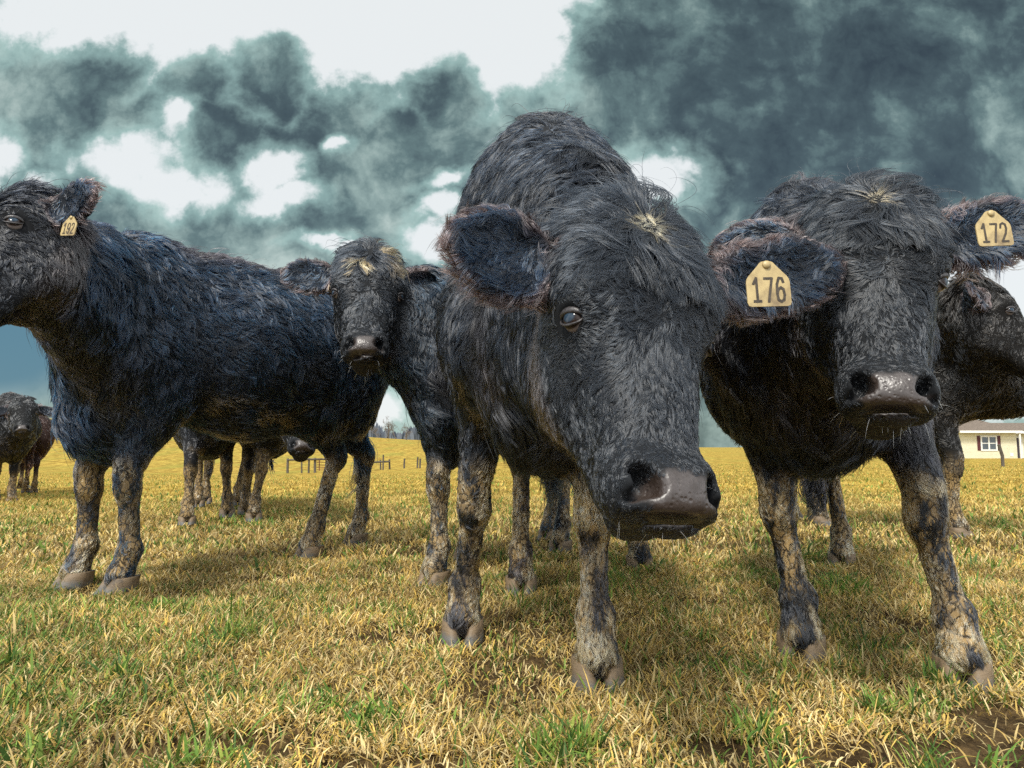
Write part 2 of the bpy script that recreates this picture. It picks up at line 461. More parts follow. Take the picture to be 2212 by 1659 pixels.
# hair curves ----------------------------------------------------------------
def curves_obj(name, pts, rad, tint, mat, parent):
    """pts (n,m,3) rad (n,m) tint (n,m,3)"""
    n, m = pts.shape[:2]
    hc = bpy.data.hair_curves.new(name)
    hc.add_curves([m] * n)
    hc.attributes['position'].data.foreach_set('vector', pts.astype(np.float32).ravel()) if 'position' in hc.attributes else hc.position_data.foreach_set('vector', pts.astype(np.float32).ravel())
    a = hc.attributes.get('radius') or hc.attributes.new('radius', 'FLOAT', 'POINT')
    a.data.foreach_set('value', rad.astype(np.float32).ravel())
    c = hc.attributes.new('tint', 'FLOAT_COLOR', 'POINT')
    c.data.foreach_set('color', np.concatenate([tint, np.ones((n, m, 1))], 2).astype(np.float32).ravel())
    hc.materials.append(mat)
    o = bpy.data.objects.new(name, hc); COL.objects.link(o)
    if parent: o.parent = parent
    return o

def grow(V, Q, N, flow, length, dens, lift, tint, headw, rngseed, rad_k, base_density, clump_r=25, wav=0.12, segs=6, clump_amt=0.75):
    rng = np.random.default_rng(rngseed)
    T = np.concatenate([Q[:, [0, 1, 2]], Q[:, [0, 2, 3]]])
    A = V[T]; ar = 0.5 * np.linalg.norm(np.cross(A[:, 1] - A[:, 0], A[:, 2] - A[:, 0]), axis=1)
    cen = A.mean(1); tn = N[T[:, 0]]
    vd = CAM - cen; dist = np.linalg.norm(vd, axis=1); facing = np.einsum('ij,ij->i', tn, vd) / dist
    lod = np.where(facing < -0.35, 0.3, 1.0)
    w = ar * dens[T].mean(1) * lod / np.clip(dist, 0.8, 9) ** 1.7
    n = int(base_density * w.sum())
    if n < 10: return None
    pick = rng.choice(len(T), n, p=w / w.sum())
    r1, r2 = rng.random(n), rng.random(n); sq = np.sqrt(r1)
    B = np.stack([1 - sq, sq * (1 - r2), sq * r2], 1)
    itp = lambda a: (a[T[pick]] * (B[:, :, None] if a.ndim == 2 else B)).sum(1)
    R = itp(V); n_ = UN(itp(N)); fl = itp(flow); L = itp(length); li = itp(lift); tc = itp(tint)
    fl = fl + 0.25 * vecnoise(R, 16, 5, 1) + 0.30 * vecnoise(R, 45, 55, 1)
    fl = UN(fl - n_ * np.einsum('ij,ij->i', fl, n_)[:, None])
    bi = np.cross(n_, fl)
    L = L * (0.72 + 0.5 * rng.random(n)) * (0.7 + 0.6 * vnoise(R, 22, 9))
    ph = rng.random(n) * 6.28
    li = li * (0.55 + 0.9 * vnoise(R, 30, 19))
    fly = rng.random(n) < .028
    L = np.where(fly, L * rng.uniform(1.0, 1.45, n), L); li = np.where(fly, li * 1.5 + .15, li)
    s = np.linspace(0, 1, segs)
    side = rng.normal(0, 0.13, n)
    up = (s[None] * (1 - 0.55 * s[None])) * li[:, None]
    pts = R[:, None] + L[:, None, None] * (s[None, :, None] * fl[:, None] + up[:, :, None] * n_[:, None]
          + (side[:, None] * s[None] ** 1.4 + wav * np.sin(s[None] * 5.0 + ph[:, None]) * s[None])[:, :, None] * bi[:, None])
    pts[:, :, 2] -= (L * 0.10)[:, None] * s[None] ** 2
    # locks at two scales: hairs lean to the nearest guide of their lock
    tone = np.ones(n)
    for (per, amt, pw) in ((clump_r * 7, clump_amt * .60, 1.1), (clump_r, clump_amt, .8)):
        ng = max(4, n // per); gi = rng.choice(n, ng, replace=False)
        kd = kdtree.KDTree(ng)
        for k, i in enumerate(gi): kd.insert(R[i], k)
        kd.balance()
        near = np.fromiter((kd.find(p)[1] for p in R), np.int64, n)
        gd = gi[near]
        same = np.einsum('ij,ij->i', n_, n_[gd]) > 0.6
        ca = amt * same * np.where(fly, .25, 1) * (0.55 + 0.45 * rng.random(n)) * (0.6 + 0.8 * rng.random(ng))[near].clip(0, 1)
        curl = (rng.normal(0, .14, ng)[near] * L)[:, None, None] * (np.sin(s * 4.2)[None, :, None]) * bi[:, None]
        pts = pts + curl
        gp = pts[gd]
        k = (s[None] ** pw) * ca[:, None]
        pts = pts * (1 - k[:, :, None]) + gp * k[:, :, None]
        tone = tone * (0.50 + 1.0 * rng.random(ng))[near]
    dist_h = np.linalg.norm(R - CAM, axis=1)
    rad = (rad_k * np.clip(dist_h, 0.8, 9) * (0.6 + 0.8 * rng.random(n)))[:, None] * np.array([1, 1, 0.95, 0.8, 0.55, 0.12])[None] if segs == 6 else None
    tone = 1 + (tone - 1) * (1 - .65 * itp(headw)); rad = rad * np.where(fly, .6, 1)[:, None]
    g = tone * (0.7 + 0.6 * rng.random(n)) * np.where(rng.random(n) < .12, 2.6 - 1.0 * itp(headw), .92)
    col = tc * g[:, None]
    ct = np.repeat(col[:, None], segs, 1)
    return pts, rad, ct, R, n_

# ------------------------------------------------------------------ cattle
UPV = np.array((0, 0, 1.0))
HOOF_MESH = None
def hoof_mesh():
    V = []; Fc = []; K = 20
    for sx in (-1, 1):
        n0 = len(V); zs = (0, .004, .018, .034, .048, .056)
        for i, z in enumerate(zs):
            t = z / .056; hl = .056 * (1 - t) + .036 * t; hw_ = .0255 * (1 - t) + .0235 * t; cy = .016 * (1 - t) - .014 * t
            if i == 0: hl *= .94; hw_ *= .9
            for j in range(K):
                a = 2 * math.pi * j / K; cx_, sy_ = math.cos(a), math.sin(a)
                xx = hw_ * (abs(cx_) ** .8) * (1 if cx_ > 0 else -1) * (1 - .30 * max(sy_, 0) ** 2); yy = hl * (abs(sy_) ** .9) * (1 if sy_ > 0 else -1)
                if cx_ * sx < 0: xx *= .88                      # flat inner wall
                V.append((sx * .027 + xx - sx * .012 * max(sy_, 0) * (1 - t), cy + yy, z + .004 * math.sin(i * 2.1)))
        for i in range(len(zs) - 1):
            for j in range(K): Fc.append([n0 + i * K + j, n0 + i * K + (j + 1) % K, n0 + (i + 1) * K + (j + 1) % K, n0 + (i + 1) * K + j])
        Fc.append([n0 + j for j in range(K)][::-1]); Fc.append([n0 + (len(zs) - 1) * K + j for j in range(K)])
    me = mesh_obj('hoof', V, Fc, M_HOOF)
    dat = me.data; bpy.data.objects.remove(me); return dat
HOOF_MESH = hoof_mesh()
EYE_MESH = None
def sphere_mesh(name, mat, nu=28, nv=18):
    v = []; f = []
    for i in range(nv + 1):
        th = math.pi * i / nv
        for j in range(nu):
            ph = 2 * math.pi * j / nu; v.append((math.sin(th) * math.cos(ph), math.sin(th) * math.sin(ph), math.cos(th)))
    for i in range(nv):
        for j in range(nu):
            a, b = i * nu + j, i * nu + (j + 1) % nu; f.append([a, a + nu, b + nu, b])
    o = mesh_obj(name, v, f, mat); d = o.data; bpy.data.objects.remove(o); return d
EYE_MESH = sphere_mesh('eye', M_EYE)
TAG_TEXT = {}
def child(name, data, parent, M):
    o = bpy.data.objects.new(name, data); COL.objects.link(o); o.parent = parent; o.matrix_world = M
    return o
def frame(X, Y, Z, loc, s=1.0):
    m = np.eye(4); m[:3, 0] = np.array(X) * s; m[:3, 1] = np.array(Y) * s; m[:3, 2] = np.array(Z) * s; m[:3, 3] = loc
    return Matrix(m.tolist())

def make_tag(root, loc, right, up, size, number):
    """flat plastic ear tag hanging from loc; right/up span its face"""
    right = U(right); up = U(np.array(up) - right * right.dot(np.array(up)) ) if False else U(up)
    nrm = U(np.cross(right, up))
    w, h = 0.5 * size, 0.5 * size * 0.95
    out = [(-w, -h), (w, -h), (w, 0.35 * h), (0.40 * w, 1.02 * h), (0.26 * w, 1.22 * h), (-0.26 * w, 1.22 * h), (-0.40 * w, 1.02 * h), (-w, 0.35 * h)]
    # rounded corners
    pts = []
    for i, p in enumerate(out):
        a = np.array(out[i - 1]); b = np.array(out[(i + 1) % len(out)]); p = np.array(p); r = 0.09 * size
        pa = p + (a - p) / np.linalg.norm(a - p) * min(r, 0.4 * np.linalg.norm(a - p)); pb = p + (b - p) / np.linalg.norm(b - p) * min(r, 0.4 * np.linalg.norm(b - p))
        for t in (0, 0.5, 1): pts.append((1 - t) ** 2 * pa + 2 * t * (1 - t) * p + t * t * pb)
    n = len(pts); th = 0.0012
    bend = lambda x, y: 0.0
    v = [(x, y, th + bend(x, y)) for x, y in pts] + [(x, y, -th + bend(x, y)) for x, y in pts]
    f = [list(range(n)), list(range(2 * n - 1, n - 1, -1))] + [[i + n, (i + 1) % n + n, (i + 1) % n, i] for i in range(n)]
    M = frame(right, up, nrm, loc)
    t = mesh_obj('ear_tag', v, f, M_TAG, None, False); t.parent = root; t.matrix_world = M
    # stud that pins the tag through the ear
    mb = MB(); mb.tube([(0, 1.04 * h, th), (0, 1.04 * h, th + 0.003)], [0.10 * size, 0.085 * size], 12)
    st = mb.build('tag_stud', M_TAG, None, True); st.parent = t; st.matrix_world = M
    # digits as solid strokes
    dg = {'1': [[(-.35, .75), (0, 1), (0, 0)], [(-.38, .03), (.38, .03)]],
          '7': [[(-.42, .97), (.42, .97), (-.08, 0)]],
          '6': [[(.36, .80), (.22, .96), (-.1, .98), (-.34, .72), (-.40, .35), (-.30, .07), (0, .0), (.30, .07), (.40, .28), (.32, .50), (.05, .58), (-.25, .50), (-.38, .36)]],
          '2': [[(-.40, .75), (-.28, .94), (0, 1), (.30, .93), (.38, .72), (.2, .45), (-.40, .03), (.42, .03)]],
          '9': [[(-.36, .20), (-.22, .04), (.1, .02), (.34, .28), (.40, .65), (.30, .93), (0, 1.0), (-.30, .93), (-.40, .72), (-.32, .50), (-.05, .42), (.25, .50), (.38, .64)]]}
    mb = MB(); cw = 0.27 * size; ch = 0.56 * size; sw = 0.030 * size
    for i, c in enumerate(number):
        ox = (i - (len(number) - 1) / 2) * cw; oy = -0.78 * h
        for st_ in dg[c]:
            for k, (a, b) in enumerate(zip(st_[:-1], st_[1:])):
                a = np.array((ox + a[0] * cw * 0.78, oy + a[1] * ch)); b = np.array((ox + b[0] * cw * 0.78, oy + b[1] * ch))
                d = U(b - a); q = np.array((-d[1], d[0])) * sw; a2 = a - d * sw * 0.6; b2 = b + d * sw * 0.6
                z = th + 0.0004 + 0.00003 * k
                mb.poly([(*(a2 - q), z + bend(*a2)), (*(b2 - q), z + bend(*b2)), (*(b2 + q), z + bend(*b2)), (*(a2 + q), z + bend(*a2))])
    tx = mb.build('tag_number', M_INK); tx.parent = t; tx.matrix_world = M
    return t

def make_cow(c):
    rng = np.random.default_rng(c.get('seed', 1))
    s = c.get('s', 1.0); gz = c.get('gz', 0.0)
    FL, FR = [np.array((*p, gz)) for p in c['fore']]; HL, HR = [np.array((*p, gz)) for p in c['hind']]
    fm, hm = (FL + FR) / 2, (HL + HR) / 2
    F = U(c.get('head_dir', fm - hm)); F = U(F * (1, 1, 0)); L = np.cross(UPV, F)
    wz = gz + c.get('wz', 1.28) * s; hz = gz + c.get('hz', 1.26) * s
    g = lambda z: np.array((0, 0, gz + z * s))
    B = Field()
    fm0 = fm * (1, 1, 0); hm0 = hm * (1, 1, 0)
    fw = np.array((*c['withers'], 0)) if 'withers' in c else fm0 - F * 0.02
    hp = np.array((*c['hips'], 0)) if 'hips' in c else hm0 + F * 0.02
    BF = U(fw - hp); BL = np.cross(UPV, BF)
    br = c.get('breadth', 1.0)
    # trunk: shoulders, barrel, loin, rump
    ch_c = fw + UPV * (wz - 0.33 * s); mid = (fw * 0.5 + hp * 0.5) + UPV * (min(wz, hz) - 0.355 * s); rp_c = hp + UPV * (hz - 0.27 * s)
    fl_b = -BF * 1.0 - UPV * 0.55
    B.cap(ch_c + BF * 0.05 * s, mid, (.205 * s * br, .31 * s), (.285 * s * br, .325 * s), BL, .08, 'body', fl_b)
    B.cap(mid, rp_c - BF * .02 * s, (.285 * s * br, .325 * s), (.22 * s * br, .25 * s), BL, .08, 'body', fl_b)
    B.ell(mid - UPV * .06 * s, (.42 * s, .28 * s * br, .30 * s), BF, BL, .10, 'body', -BF - UPV * .3)
    # topline ridge
    B.cap(fw + UPV * (wz - .085 * s) + BF * .02, hp + UPV * (hz - .075 * s), .075 * s, .08 * s, BL, .12, 'ridge', -BF)
    B.ell(fw + UPV * (wz - .10 * s), (.14 * s, .075 * s, .10 * s), BF, BL, .09, 'ridge', -BF - UPV * .1)
    # brisket
    B.ell(fw + BF * c.get('brisket', .20) * s + UPV * ((gz + .72 * s) + c.get('chest_up', 0)), (.17 * s, .15 * s * br, .23 * s), BF, BL, .12, 'chest', -UPV + BF * -.2)
    B.ell(fw + BF * .10 * s + UPV * ((gz + .60 * s) + c.get('chest_up', 0)), (.16 * s, .12 * s * br, .13 * s), BF, BL, .10, 'chest', -UPV * .6 - BF)
    # shoulders and thighs
    for sg, foot in ((1, FL), (-1, FR)):
        foot = foot.copy()
        sh = fw + BL * sg * .13 * s * br + UPV * (wz - .30 * s) - BF * .02 * s
        pt = fw + BL * sg * .155 * s * br + BF * .12 * s + UPV * (gz + .80 * s)
        B.ell(sh, (.15 * s, .085 * s, .26 * s), BF + UPV * -.25, BL, .065, 'body', -UPV * .9 - BF * .5)
        ft0 = foot * (1, 1, 0)
        el = fw * .55 + (ft0) * .45 + BL * sg * (c.get('elb', .055) if sg < 0 else .045) * s * br + UPV * (gz + .66 * s) - BF * .05 * s
        B.cap(pt, el, (.095 * s, .12 * s), (.080 * s, .10 * s), BL, .10, 'body', -UPV * .9 - BF * .5)
        kf = c.get('knee', .015)
        top = el + UPV * .02 * s
        kn = el * .43 + foot * .57; kn[2] = gz + .365 * s; kn = kn + F * (kf + .03) * s
        fe = el * .06 + foot * .94; fe[2] = gz + .135 * s; fe = fe - F * .012 * s
        hf = foot + UPV * .055 * s + F * .012
        B.cap(top, kn + UPV * .05 * s, (.074 * s, .092 * s), (.043 * s, .047 * s), BL, .06, 'leg', kn - top)
        B.ell(kn - F * .004 * s, (.046 * s, .045 * s, .062 * s), BF, BL, .025, 'leg', -UPV)
        B.cap(kn - UPV * .02 * s - F * .010 * s, fe, (.033 * s, .034 * s), (.029 * s, .033 * s), BL, .030, 'leg', fe - kn)
        B.ell(fe, (.041 * s, .044 * s, .045 * s), F, L, .02, 'leg', -UPV)
        B.cap(fe, hf, (.036 * s, .034 * s), (.047 * s, .046 * s), BL, .015, 'leg', hf - fe + F * .02)
    for sg, foot in ((1, HL), (-1, HR)):
        foot = foot.copy(); ft0 = foot * (1, 1, 0)
        hipj = hp + BL * sg * .13 * s * br + UPV * (hz - .28 * s) - BF * .02 * s
        stf = hp * .6 + ft0 * .4 + BL * sg * .09 * s * br + BF * .13 * s + UPV * (gz + .66 * s)
        hk = hp * .25 + ft0 * .75 + UPV * (gz + .46 * s) - F * .10 * s + BL * sg * .01
        fe = foot - F * .025 * s; fe[2] = gz + .135 * s
        hf = foot + UPV * .055 * s + F * .010
        B.ell(hipj - BF * .03 * s, (.20 * s, .115 * s * br, .25 * s), BF, BL, .07, 'body', -UPV - BF * .4)
        B.ell(hp * .8 + ft0 * .2 + BL * sg * .10 * s * br - BF * .09 * s + UPV * (gz + .80 * s), (.14 * s, .085 * s, .24 * s), BF, BL, .09, 'body', -UPV)
        B.cap(hipj, stf, (.11 * s, .20 * s), (.085 * s, .13 * s), BL, .10, 'body', -UPV)
        B.cap(stf, hk + UPV * .03 * s + F * .02 * s, (.072 * s, .110 * s), (.036 * s, .050 * s), BL, .07, 'leg', hk - stf)
        B.ell(hk - F * .012 * s, (.048 * s, .038 * s, .062 * s), F, L, .025, 'leg', -UPV)
        B.cap(hk, fe, (.031 * s, .038 * s), (.030 * s, .034 * s), BL, .03, 'leg', fe - hk)
        B.ell(fe, (.041 * s, .042 * s, .045 * s), F, L, .02, 'leg', -UPV)
        B.cap(fe, hf, (.036 * s, .034 * s), (.046 * s, .045 * s), BL, .015, 'leg', hf - fe + F * .02)
    # tail
    tb = hp - BF * .20 * s + UPV * (hz - .07 * s)
    tp = [tb, tb - BF * .075 * s - UPV * .12 * s, tb - BF * .09 * s - UPV * .42 * s + BL * c.get('tail', .03), tb - BF * .07 * s - UPV * .66 * s + BL * c.get('tail', .03) * 1.6, tb - BF * .06 * s - UPV * .80 * s + BL * c.get('tail', .03) * 2.2]
    for a, b_, r0, r1, rg in ((tp[0], tp[1], .04, .03, 'body'), (tp[1], tp[2], .028, .020, 'tail'), (tp[2], tp[3], .020, .022, 'tail'), (tp[3], tp[4], .024, .012, 'switch')):
        B.cap(a, b_, r0 * s, r1 * s, BL, .03, rg, b_ - a)
    # head frame
    hP, hM = np.array(c['poll'], float), np.array(c['muzzle'], float)
    Z = U(hP - hM); Y = np.array(c['face'], float); Y = U(Y - Z * Z.dot(Y)); X = np.cross(Y, Z); hs = np.linalg.norm(hP - hM) / 0.48
    HO = hP - Z * .25 * hs
    hw = lambda x, y, z: HO + hs * (X * x + Y * y + Z * z)
    # neck
    nk0 = fw + BF * .10 * s + UPV * (wz - .26 * s); nk1 = hw(0, -.14, .10)
    nd = nk1 - nk0; nfl = -nd * .5 - UPV * .6
    nm = (nk0 + nk1) / 2 + UPV * c.get('nlift', .0)
    nr = c.get('nr', 1.0)
    B.cap(nk0, nm, (.155 * s * br, .24 * s * nr), (.125 * s, .19 * s * nr), BL, .10, 'neck', nfl)
    B.cap(nm, nk1, (.125 * s, .19 * s * nr), (.095 * s, .125 * s), (U(BL * .5 + X * np.sign(BL.dot(X)) * .5)), .10, 'neck', nfl)
    th0 = fw + BF * c.get('brisket', .20) * s + UPV * (gz + .80 * s); th1 = hw(0, -.17, -.02)
    B.cap(th0, th1, (.11 * s, .13 * s), (.055 * s, .06 * s), BL, .12, 'neck', nfl)
    nb = len(B.p)
    # head
    k = .03 * hs; R3 = lambda *r: tuple(x * hs for x in r)
    DN = -Z
    def E(x, y, z, rx, ry, rz, kk=.03, sub=False, tilt=None, reg='head'):
        XX, YY = X, Y
        if tilt is not None:
            ca, sa = math.cos(tilt), math.sin(tilt); XX = X * ca + Z * sa
        B.ell(hw(x, y, z), R3(rx, ry, rz), XX, YY, kk * hs, reg, DN, sub)
    fwid = c.get('fwid', 1.0)
    E(0, -.085, .12, .118 * fwid, .105, .135)
    E(0, -.03, .11, .108 * fwid, .065, .125)
    E(0, -.05, .215, .062, .055, .040, .05)
    B.cap(hw(0, -.055, .07), hw(0, -.035, -.15), R3(.099 * fwid, .078), R3(.061, .055), X, .03 * hs, 'head', DN)
    for sx in (1, -1):
        E(sx * .058, -.135, .025, .048, .075, .095, .04)                      # jaw muscle
        E(sx * .088 * fwid, -.028, .078, .028, .035, .030, .03)               # brow
        B.cap(hw(sx * .050, -.13, -.02), hw(sx * .028, -.088, -.17), R3(.032, .04), R3(.024, .026), X, .04 * hs, 'head', DN)
        E(sx * .043, -.022, -.183, .031, .043, .045, .03)                      # lip side
        E(sx * .036, .012, -.192, .023, .026, .034, .02)                       # nostril wing
    E(0, -.014, -.188, .053, .044, .048, .03)
    E(0, .006, -.198, .042, .035, .038, .03)
    E(0, -.080, -.206, .038, .036, .027, .02)                                  # chin
    # mouth slit
    E(0, -.030, -.2285, .085, .078, .0052, .006, True)
    for sx in (1, -1):
        E(sx * .044, .036, -.187, .0125, .045, .025, .005, True, sx * -.55)
        E(sx * .051, .030, -.204, .018, .032, .0085, .006, True, sx * -.35)
        E(sx * .112 * fwid, -.026, .050, .014, .020, .0125, .012, True)       # eye socket
    # ears
    ears = []
    for sx, e in ((1, c['ear_pos']), (-1, c['ear_neg'])):
        d = U(X * e[0] + Y * e[1] + Z * e[2]); op = np.array(X * e[3] + Y * e[4] + Z * e[5]); op = U(op - d * d.dot(op)); wd = np.cross(op, d)
        el_ = e[6] * hs; rt = hw(sx * .088 * fwid, e[8] if len(e) > 8 else -.085, .155)
        rt_fl = d
        B.cap(rt, rt + d * el_ * .35, .034 * hs, (.040 * hs, .034 * hs), wd, .03 * hs, 'ear', d)
        ec = rt + d * el_ * .60
        ew = e[7] * hs if len(e) > 7 else .068 * hs
        B.ell(ec, (el_ * .50, .026 * hs, ew), d, op, .02 * hs, 'ear', d)
        B.ell(ec + op * .026 * hs - d * .005, (el_ * .42, .026 * hs, ew * .84), d, op, .012 * hs, 'ear', d, True)
        ears.append((rt, d, op, wd, el_, ec, ew))
    V, Q = B.mesh(c.get('h', .009))
    # normals
    def vnormals(V):
        Nn = np.zeros_like(V); fn = np.cross(V[Q[:, 2]] - V[Q[:, 0]], V[Q[:, 3]] - V[Q[:, 1]])
        for i in range(4): np.add.at(Nn, Q[:, i], fn)
        return UN(Nn)
    N = vnormals(V)
    fl, regs = B.attributes(V)
    zero = np.zeros(len(V)); rg = lambda n: regs.get(n, zero)
    head = rg('head'); ear = rg('ear'); leg = rg('leg')
    # soft lumps of the winter coat on the trunk
    lump = (fbm(V, 7, 3, c.get('seed', 1)) - .5) * .030 * s * (1 - head - ear).clip(0, 1) * (1 - leg * .8)
    V = V + N * lump[:, None]; N = vnormals(V)
    Vh = (V - HO) / hs; hx, hy, hzz = Vh @ X, Vh @ Y, Vh @ Z
    isH = (head > .45)
    # face hair directions: a whorl at the poll and a second one between the eyes
    p1 = np.stack([hx * 1.5, hzz - .20], 1); p1 /= (np.linalg.norm(p1, axis=1, keepdims=True) + 1e-6)
    w2z = c.get('whorl', .045)
    p2 = np.stack([hx * 1.5, (hzz - w2z)], 1); p2 /= (np.linalg.norm(p2, axis=1, keepdims=True) + 1e-6)
    t = sstep(hzz, w2z + .075, w2z + .02)
    f2 = p1 * (1 - t)[:, None] + p2 * t[:, None]
    fh = f2[:, :1] * X + f2[:, 1:] * Z - np.clip(np.abs(hx) / .10, 0, 1)[:, None] * .5 * Y
    side = sstep(-hy, .06, .12)
    fh = fh * (1 - side[:, None]) + (-Z * .8 - Y * .6) * side[:, None]
    hwgt = sstep(head, .35, .6)[:, None]
    flow = UN(fl) * (1 - hwgt) + fh * hwgt
    flow = flow + .55 * vecnoise(V, 5, 31, 2) * (1 - hwgt * .65)
    # nose leather
    nr_ = np.sqrt((hx / .052) ** 2 + ((hy - .030) / .060) ** 2 + ((hzz + .205) / .031) ** 2)
    nose = sstep(nr_ + .5 * (fbm(V, 60, 2, 6) - .5), 1.12, .88) * (head > .3)
    mouth = sstep(np.sqrt((hx / .075) ** 2 + ((hy + .035) / .08) ** 2 + ((hzz + .233) / .020) ** 2), 1.1, .7) * (head > .3)
    nostr = np.minimum(*[np.sqrt(((hx - sx * .049) / .017) ** 2 + ((hy - .03) / .035) ** 2 + ((hzz + .196) / .025) ** 2) for sx in (1, -1)])
    nos = sstep(nostr, 1.1, .8) * (head > .3)
    eyed = np.minimum(*[np.sqrt(((hx - sx * .108 * fwid) / 1.0) ** 2 + ((hy + .035)) ** 2 + ((hzz - .052) / .8) ** 2) for sx in (1, -1)])
    eyem = sstep(eyed, .036, .026) * (head > .3)
    nosem = np.clip(nose + mouth * .30, 0, 1)
    # mud
    zrel = (V[:, 2] - gz) / s
    mtop = c.get('mudtop', .40); mn = fbm(V * (1, 1, .5), 9, 3, c.get('seed', 1) + 3)
    mud = sstep(zrel, mtop + .10, mtop - .04) * sstep(mn + (mtop - zrel) * .35, .32, .45) * (leg > .25)
    mud = np.clip(mud * c.get('mud', 1.0), 0, 1)
    # hair length
    Ln = .040 * s + zero
    Ln = Ln + rg('neck') * .010 * s + rg('chest') * .022 * s + rg('ridge') * .034 * s
    Ln = Ln * (1 - leg) + leg * (.014 + .020 * sstep(zrel, .35, .6) + .012 * sstep(zrel, .14, .08)) * s
    Ln = np.where(rg('switch') > .3, .16 * s, np.where(rg('tail') > .4, .03 * s, Ln))
    hl = .011 + .044 * sstep(hzz, .06, .15) * sstep(np.abs(hx), .12, .06) + .009 * sstep(hzz, -.12, .02)
    hl = hl - .007 * sstep(hzz, -.10, -.17)
    hl = hl + .008 * sstep(hzz, .19, .23)
    hl = hl * (1 - .6 * sstep(eyed, .075, .035))
    Ln = Ln * (1 - hwgt[:, 0]) + hl * hs * c.get('shag', 1.0) * hwgt[:, 0]
    # ears: long fringe around the rim, longer below
    rim = zero.copy(); earin = zero.copy()
    for (rt, d, op, wd, el_, ec, ew) in ears:
        q = V - ec; a = q @ d / (el_ * .5); b = q @ wd / ew; r = np.sqrt(a * a + b * b)
        m = (ear > .4) & (r < 1.4)
        rim = np.where(m, sstep(r, .80, .97), rim)
        earin = np.where(m, sstep(N @ op, .2, .6) * sstep(r, .98, .85), earin)
        outw = UN(a[:, None] * d + b[:, None] * wd)
        flow = np.where((m & (r > .55))[:, None], outw * .9 + flow * .5, flow)
        inw = (m & (earin > .3))
        flow = np.where(inw[:, None], d * .5 + outw * .3 - UPV * .35 + flow * .2, flow)
    Ln = Ln * c.get('hairk', 1.0)
    Ln = np.where(ear > .4, (.014 + .018 * rim + .012 * earin) * hs, Ln)
    # growing angle
    lift = .34 + zero; lift = lift * (1 - leg * .35) + rg('ridge') * 1.3 * sstep(N[:, 2], .4, .9)
    lift = lift * (1 - hwgt[:, 0]) + hwgt[:, 0] * (.22 + .12 * sstep(hzz, .0, .12) + 0.9 * sstep(hzz, .205, .245))
    lift = np.where(ear > .4, .25 + .25 * rim, lift)
    dens = 1.0 + zero; dens = dens * (1 + .5 * leg * sstep(zrel, .55, .40))
    dens = dens * (1 - nosem).clip(0, 1) * (1 - nos).clip(0, 1) * (1 - eyem)
    dens = np.where(ear > .4, dens * 1.3, dens) * (1 + .5 * hwgt[:, 0] * (1 - nosem))
    
    # coat colour
    c0 = np.array(c.get('coat', (.0028, .0044, .0072))); c1 = np.array(c.get('coat2', (.022, .016, .014)))
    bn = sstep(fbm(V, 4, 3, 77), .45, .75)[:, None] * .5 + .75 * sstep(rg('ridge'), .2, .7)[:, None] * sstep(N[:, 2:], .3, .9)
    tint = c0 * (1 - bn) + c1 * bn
    tint = tint * (1 - hwgt) + hwgt * np.array(c.get('face_coat', (.0058, .0078, .0108)))
    jaw_backlight = (sstep(-hy, .11, .15) * sstep(hzz, -.18, -.10) * (head > .4))[:, None] * c.get('jaw', .25); tint = tint * (1 - jaw_backlight) + np.array((.085, .066, .058)) * jaw_backlight  # backlit rim painted into the coat tint along the jaw edge
    eared = np.clip(rim * 1.0, 0, 1)[:, None]; tint = np.where((ear > .4)[:, None], np.array((.0035, .008, .016)) * (1 - eared) + np.array((.052, .034, .031)) * eared, tint)
    # nose, nostril and mouth interior darkness comes from the cavity itself; skin there is dark
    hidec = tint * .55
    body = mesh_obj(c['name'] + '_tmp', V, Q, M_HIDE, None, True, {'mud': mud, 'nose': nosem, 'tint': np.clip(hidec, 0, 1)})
    root = body; root.name = c['name']; root.data.name = c['name']
    # origin at the feet
    org = (fm + hm) / 2; root.data.transform(Matrix.Translation(Vector(-org))); root.location = Vector(org)
    bpy.context.view_layer.update()
    tag(root, c['label'], 'cow', 'black cattle standing in the pasture')
    # hair tint: muddy legs, tan streaks on some foreheads
    mudhair = (sstep(fbm(V * (1, 1, .4), 32, 2, 5), .42, .53) * mud)[:, None]
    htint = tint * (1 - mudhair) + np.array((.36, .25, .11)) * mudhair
    bel = (sstep(-N[:, 2], .2, .8) * sstep(fbm(V, 14, 2, 8), .52, .66) * sstep(zrel, .85, .6) * rg('body'))[:, None] * c.get('belly', .5)
    htint = htint * (1 - bel) + np.array((.20, .15, .08)) * bel
    for (px_, pz_, rr, colr) in c.get('marks', []):
        Ln = np.where((np.sqrt((hx - px_) ** 2 + (hzz - pz_) ** 2) < rr * 1.3) & (head > .4), .010, Ln)
        mk = (sstep(np.sqrt((hx - px_) ** 2 + (hzz - pz_) ** 2) + .012 * (vnoise(V, 120, 3) - .5), rr * 1.2, rr * .7) * (head > .4))[:, None]
        htint = htint * (1 - mk) + np.array(colr) * mk
    if c.get('flecks'):
        fk = (sstep(vnoise(V * (1, 1, .5), 60, 12), .58, .66) * sstep(hzz, .08, .14) * (head > .4) * sstep(vnoise(V, 14, 2), .35, .55))[:, None]
        htint = htint * (1 - fk) + np.array((.46, .30, .12)) * fk
    inv = -org
    r = grow(V, Q, N, flow, Ln, dens, lift, htint, hwgt[:, 0], c.get('seed', 1) + 50, c.get('rk', RK), c.get('dens', DENS), c.get('clump', 9), .06, 6, .80)
    if r is not None:
        pts, rad, ct, R, n_ = r
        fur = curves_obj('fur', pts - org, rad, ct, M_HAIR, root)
        print(c['name'], 'verts', len(V), 'hairs', len(pts))
    # fly-away tufts on the poll
    ti = np.where((head > .4) & (hzz > .215))[0]
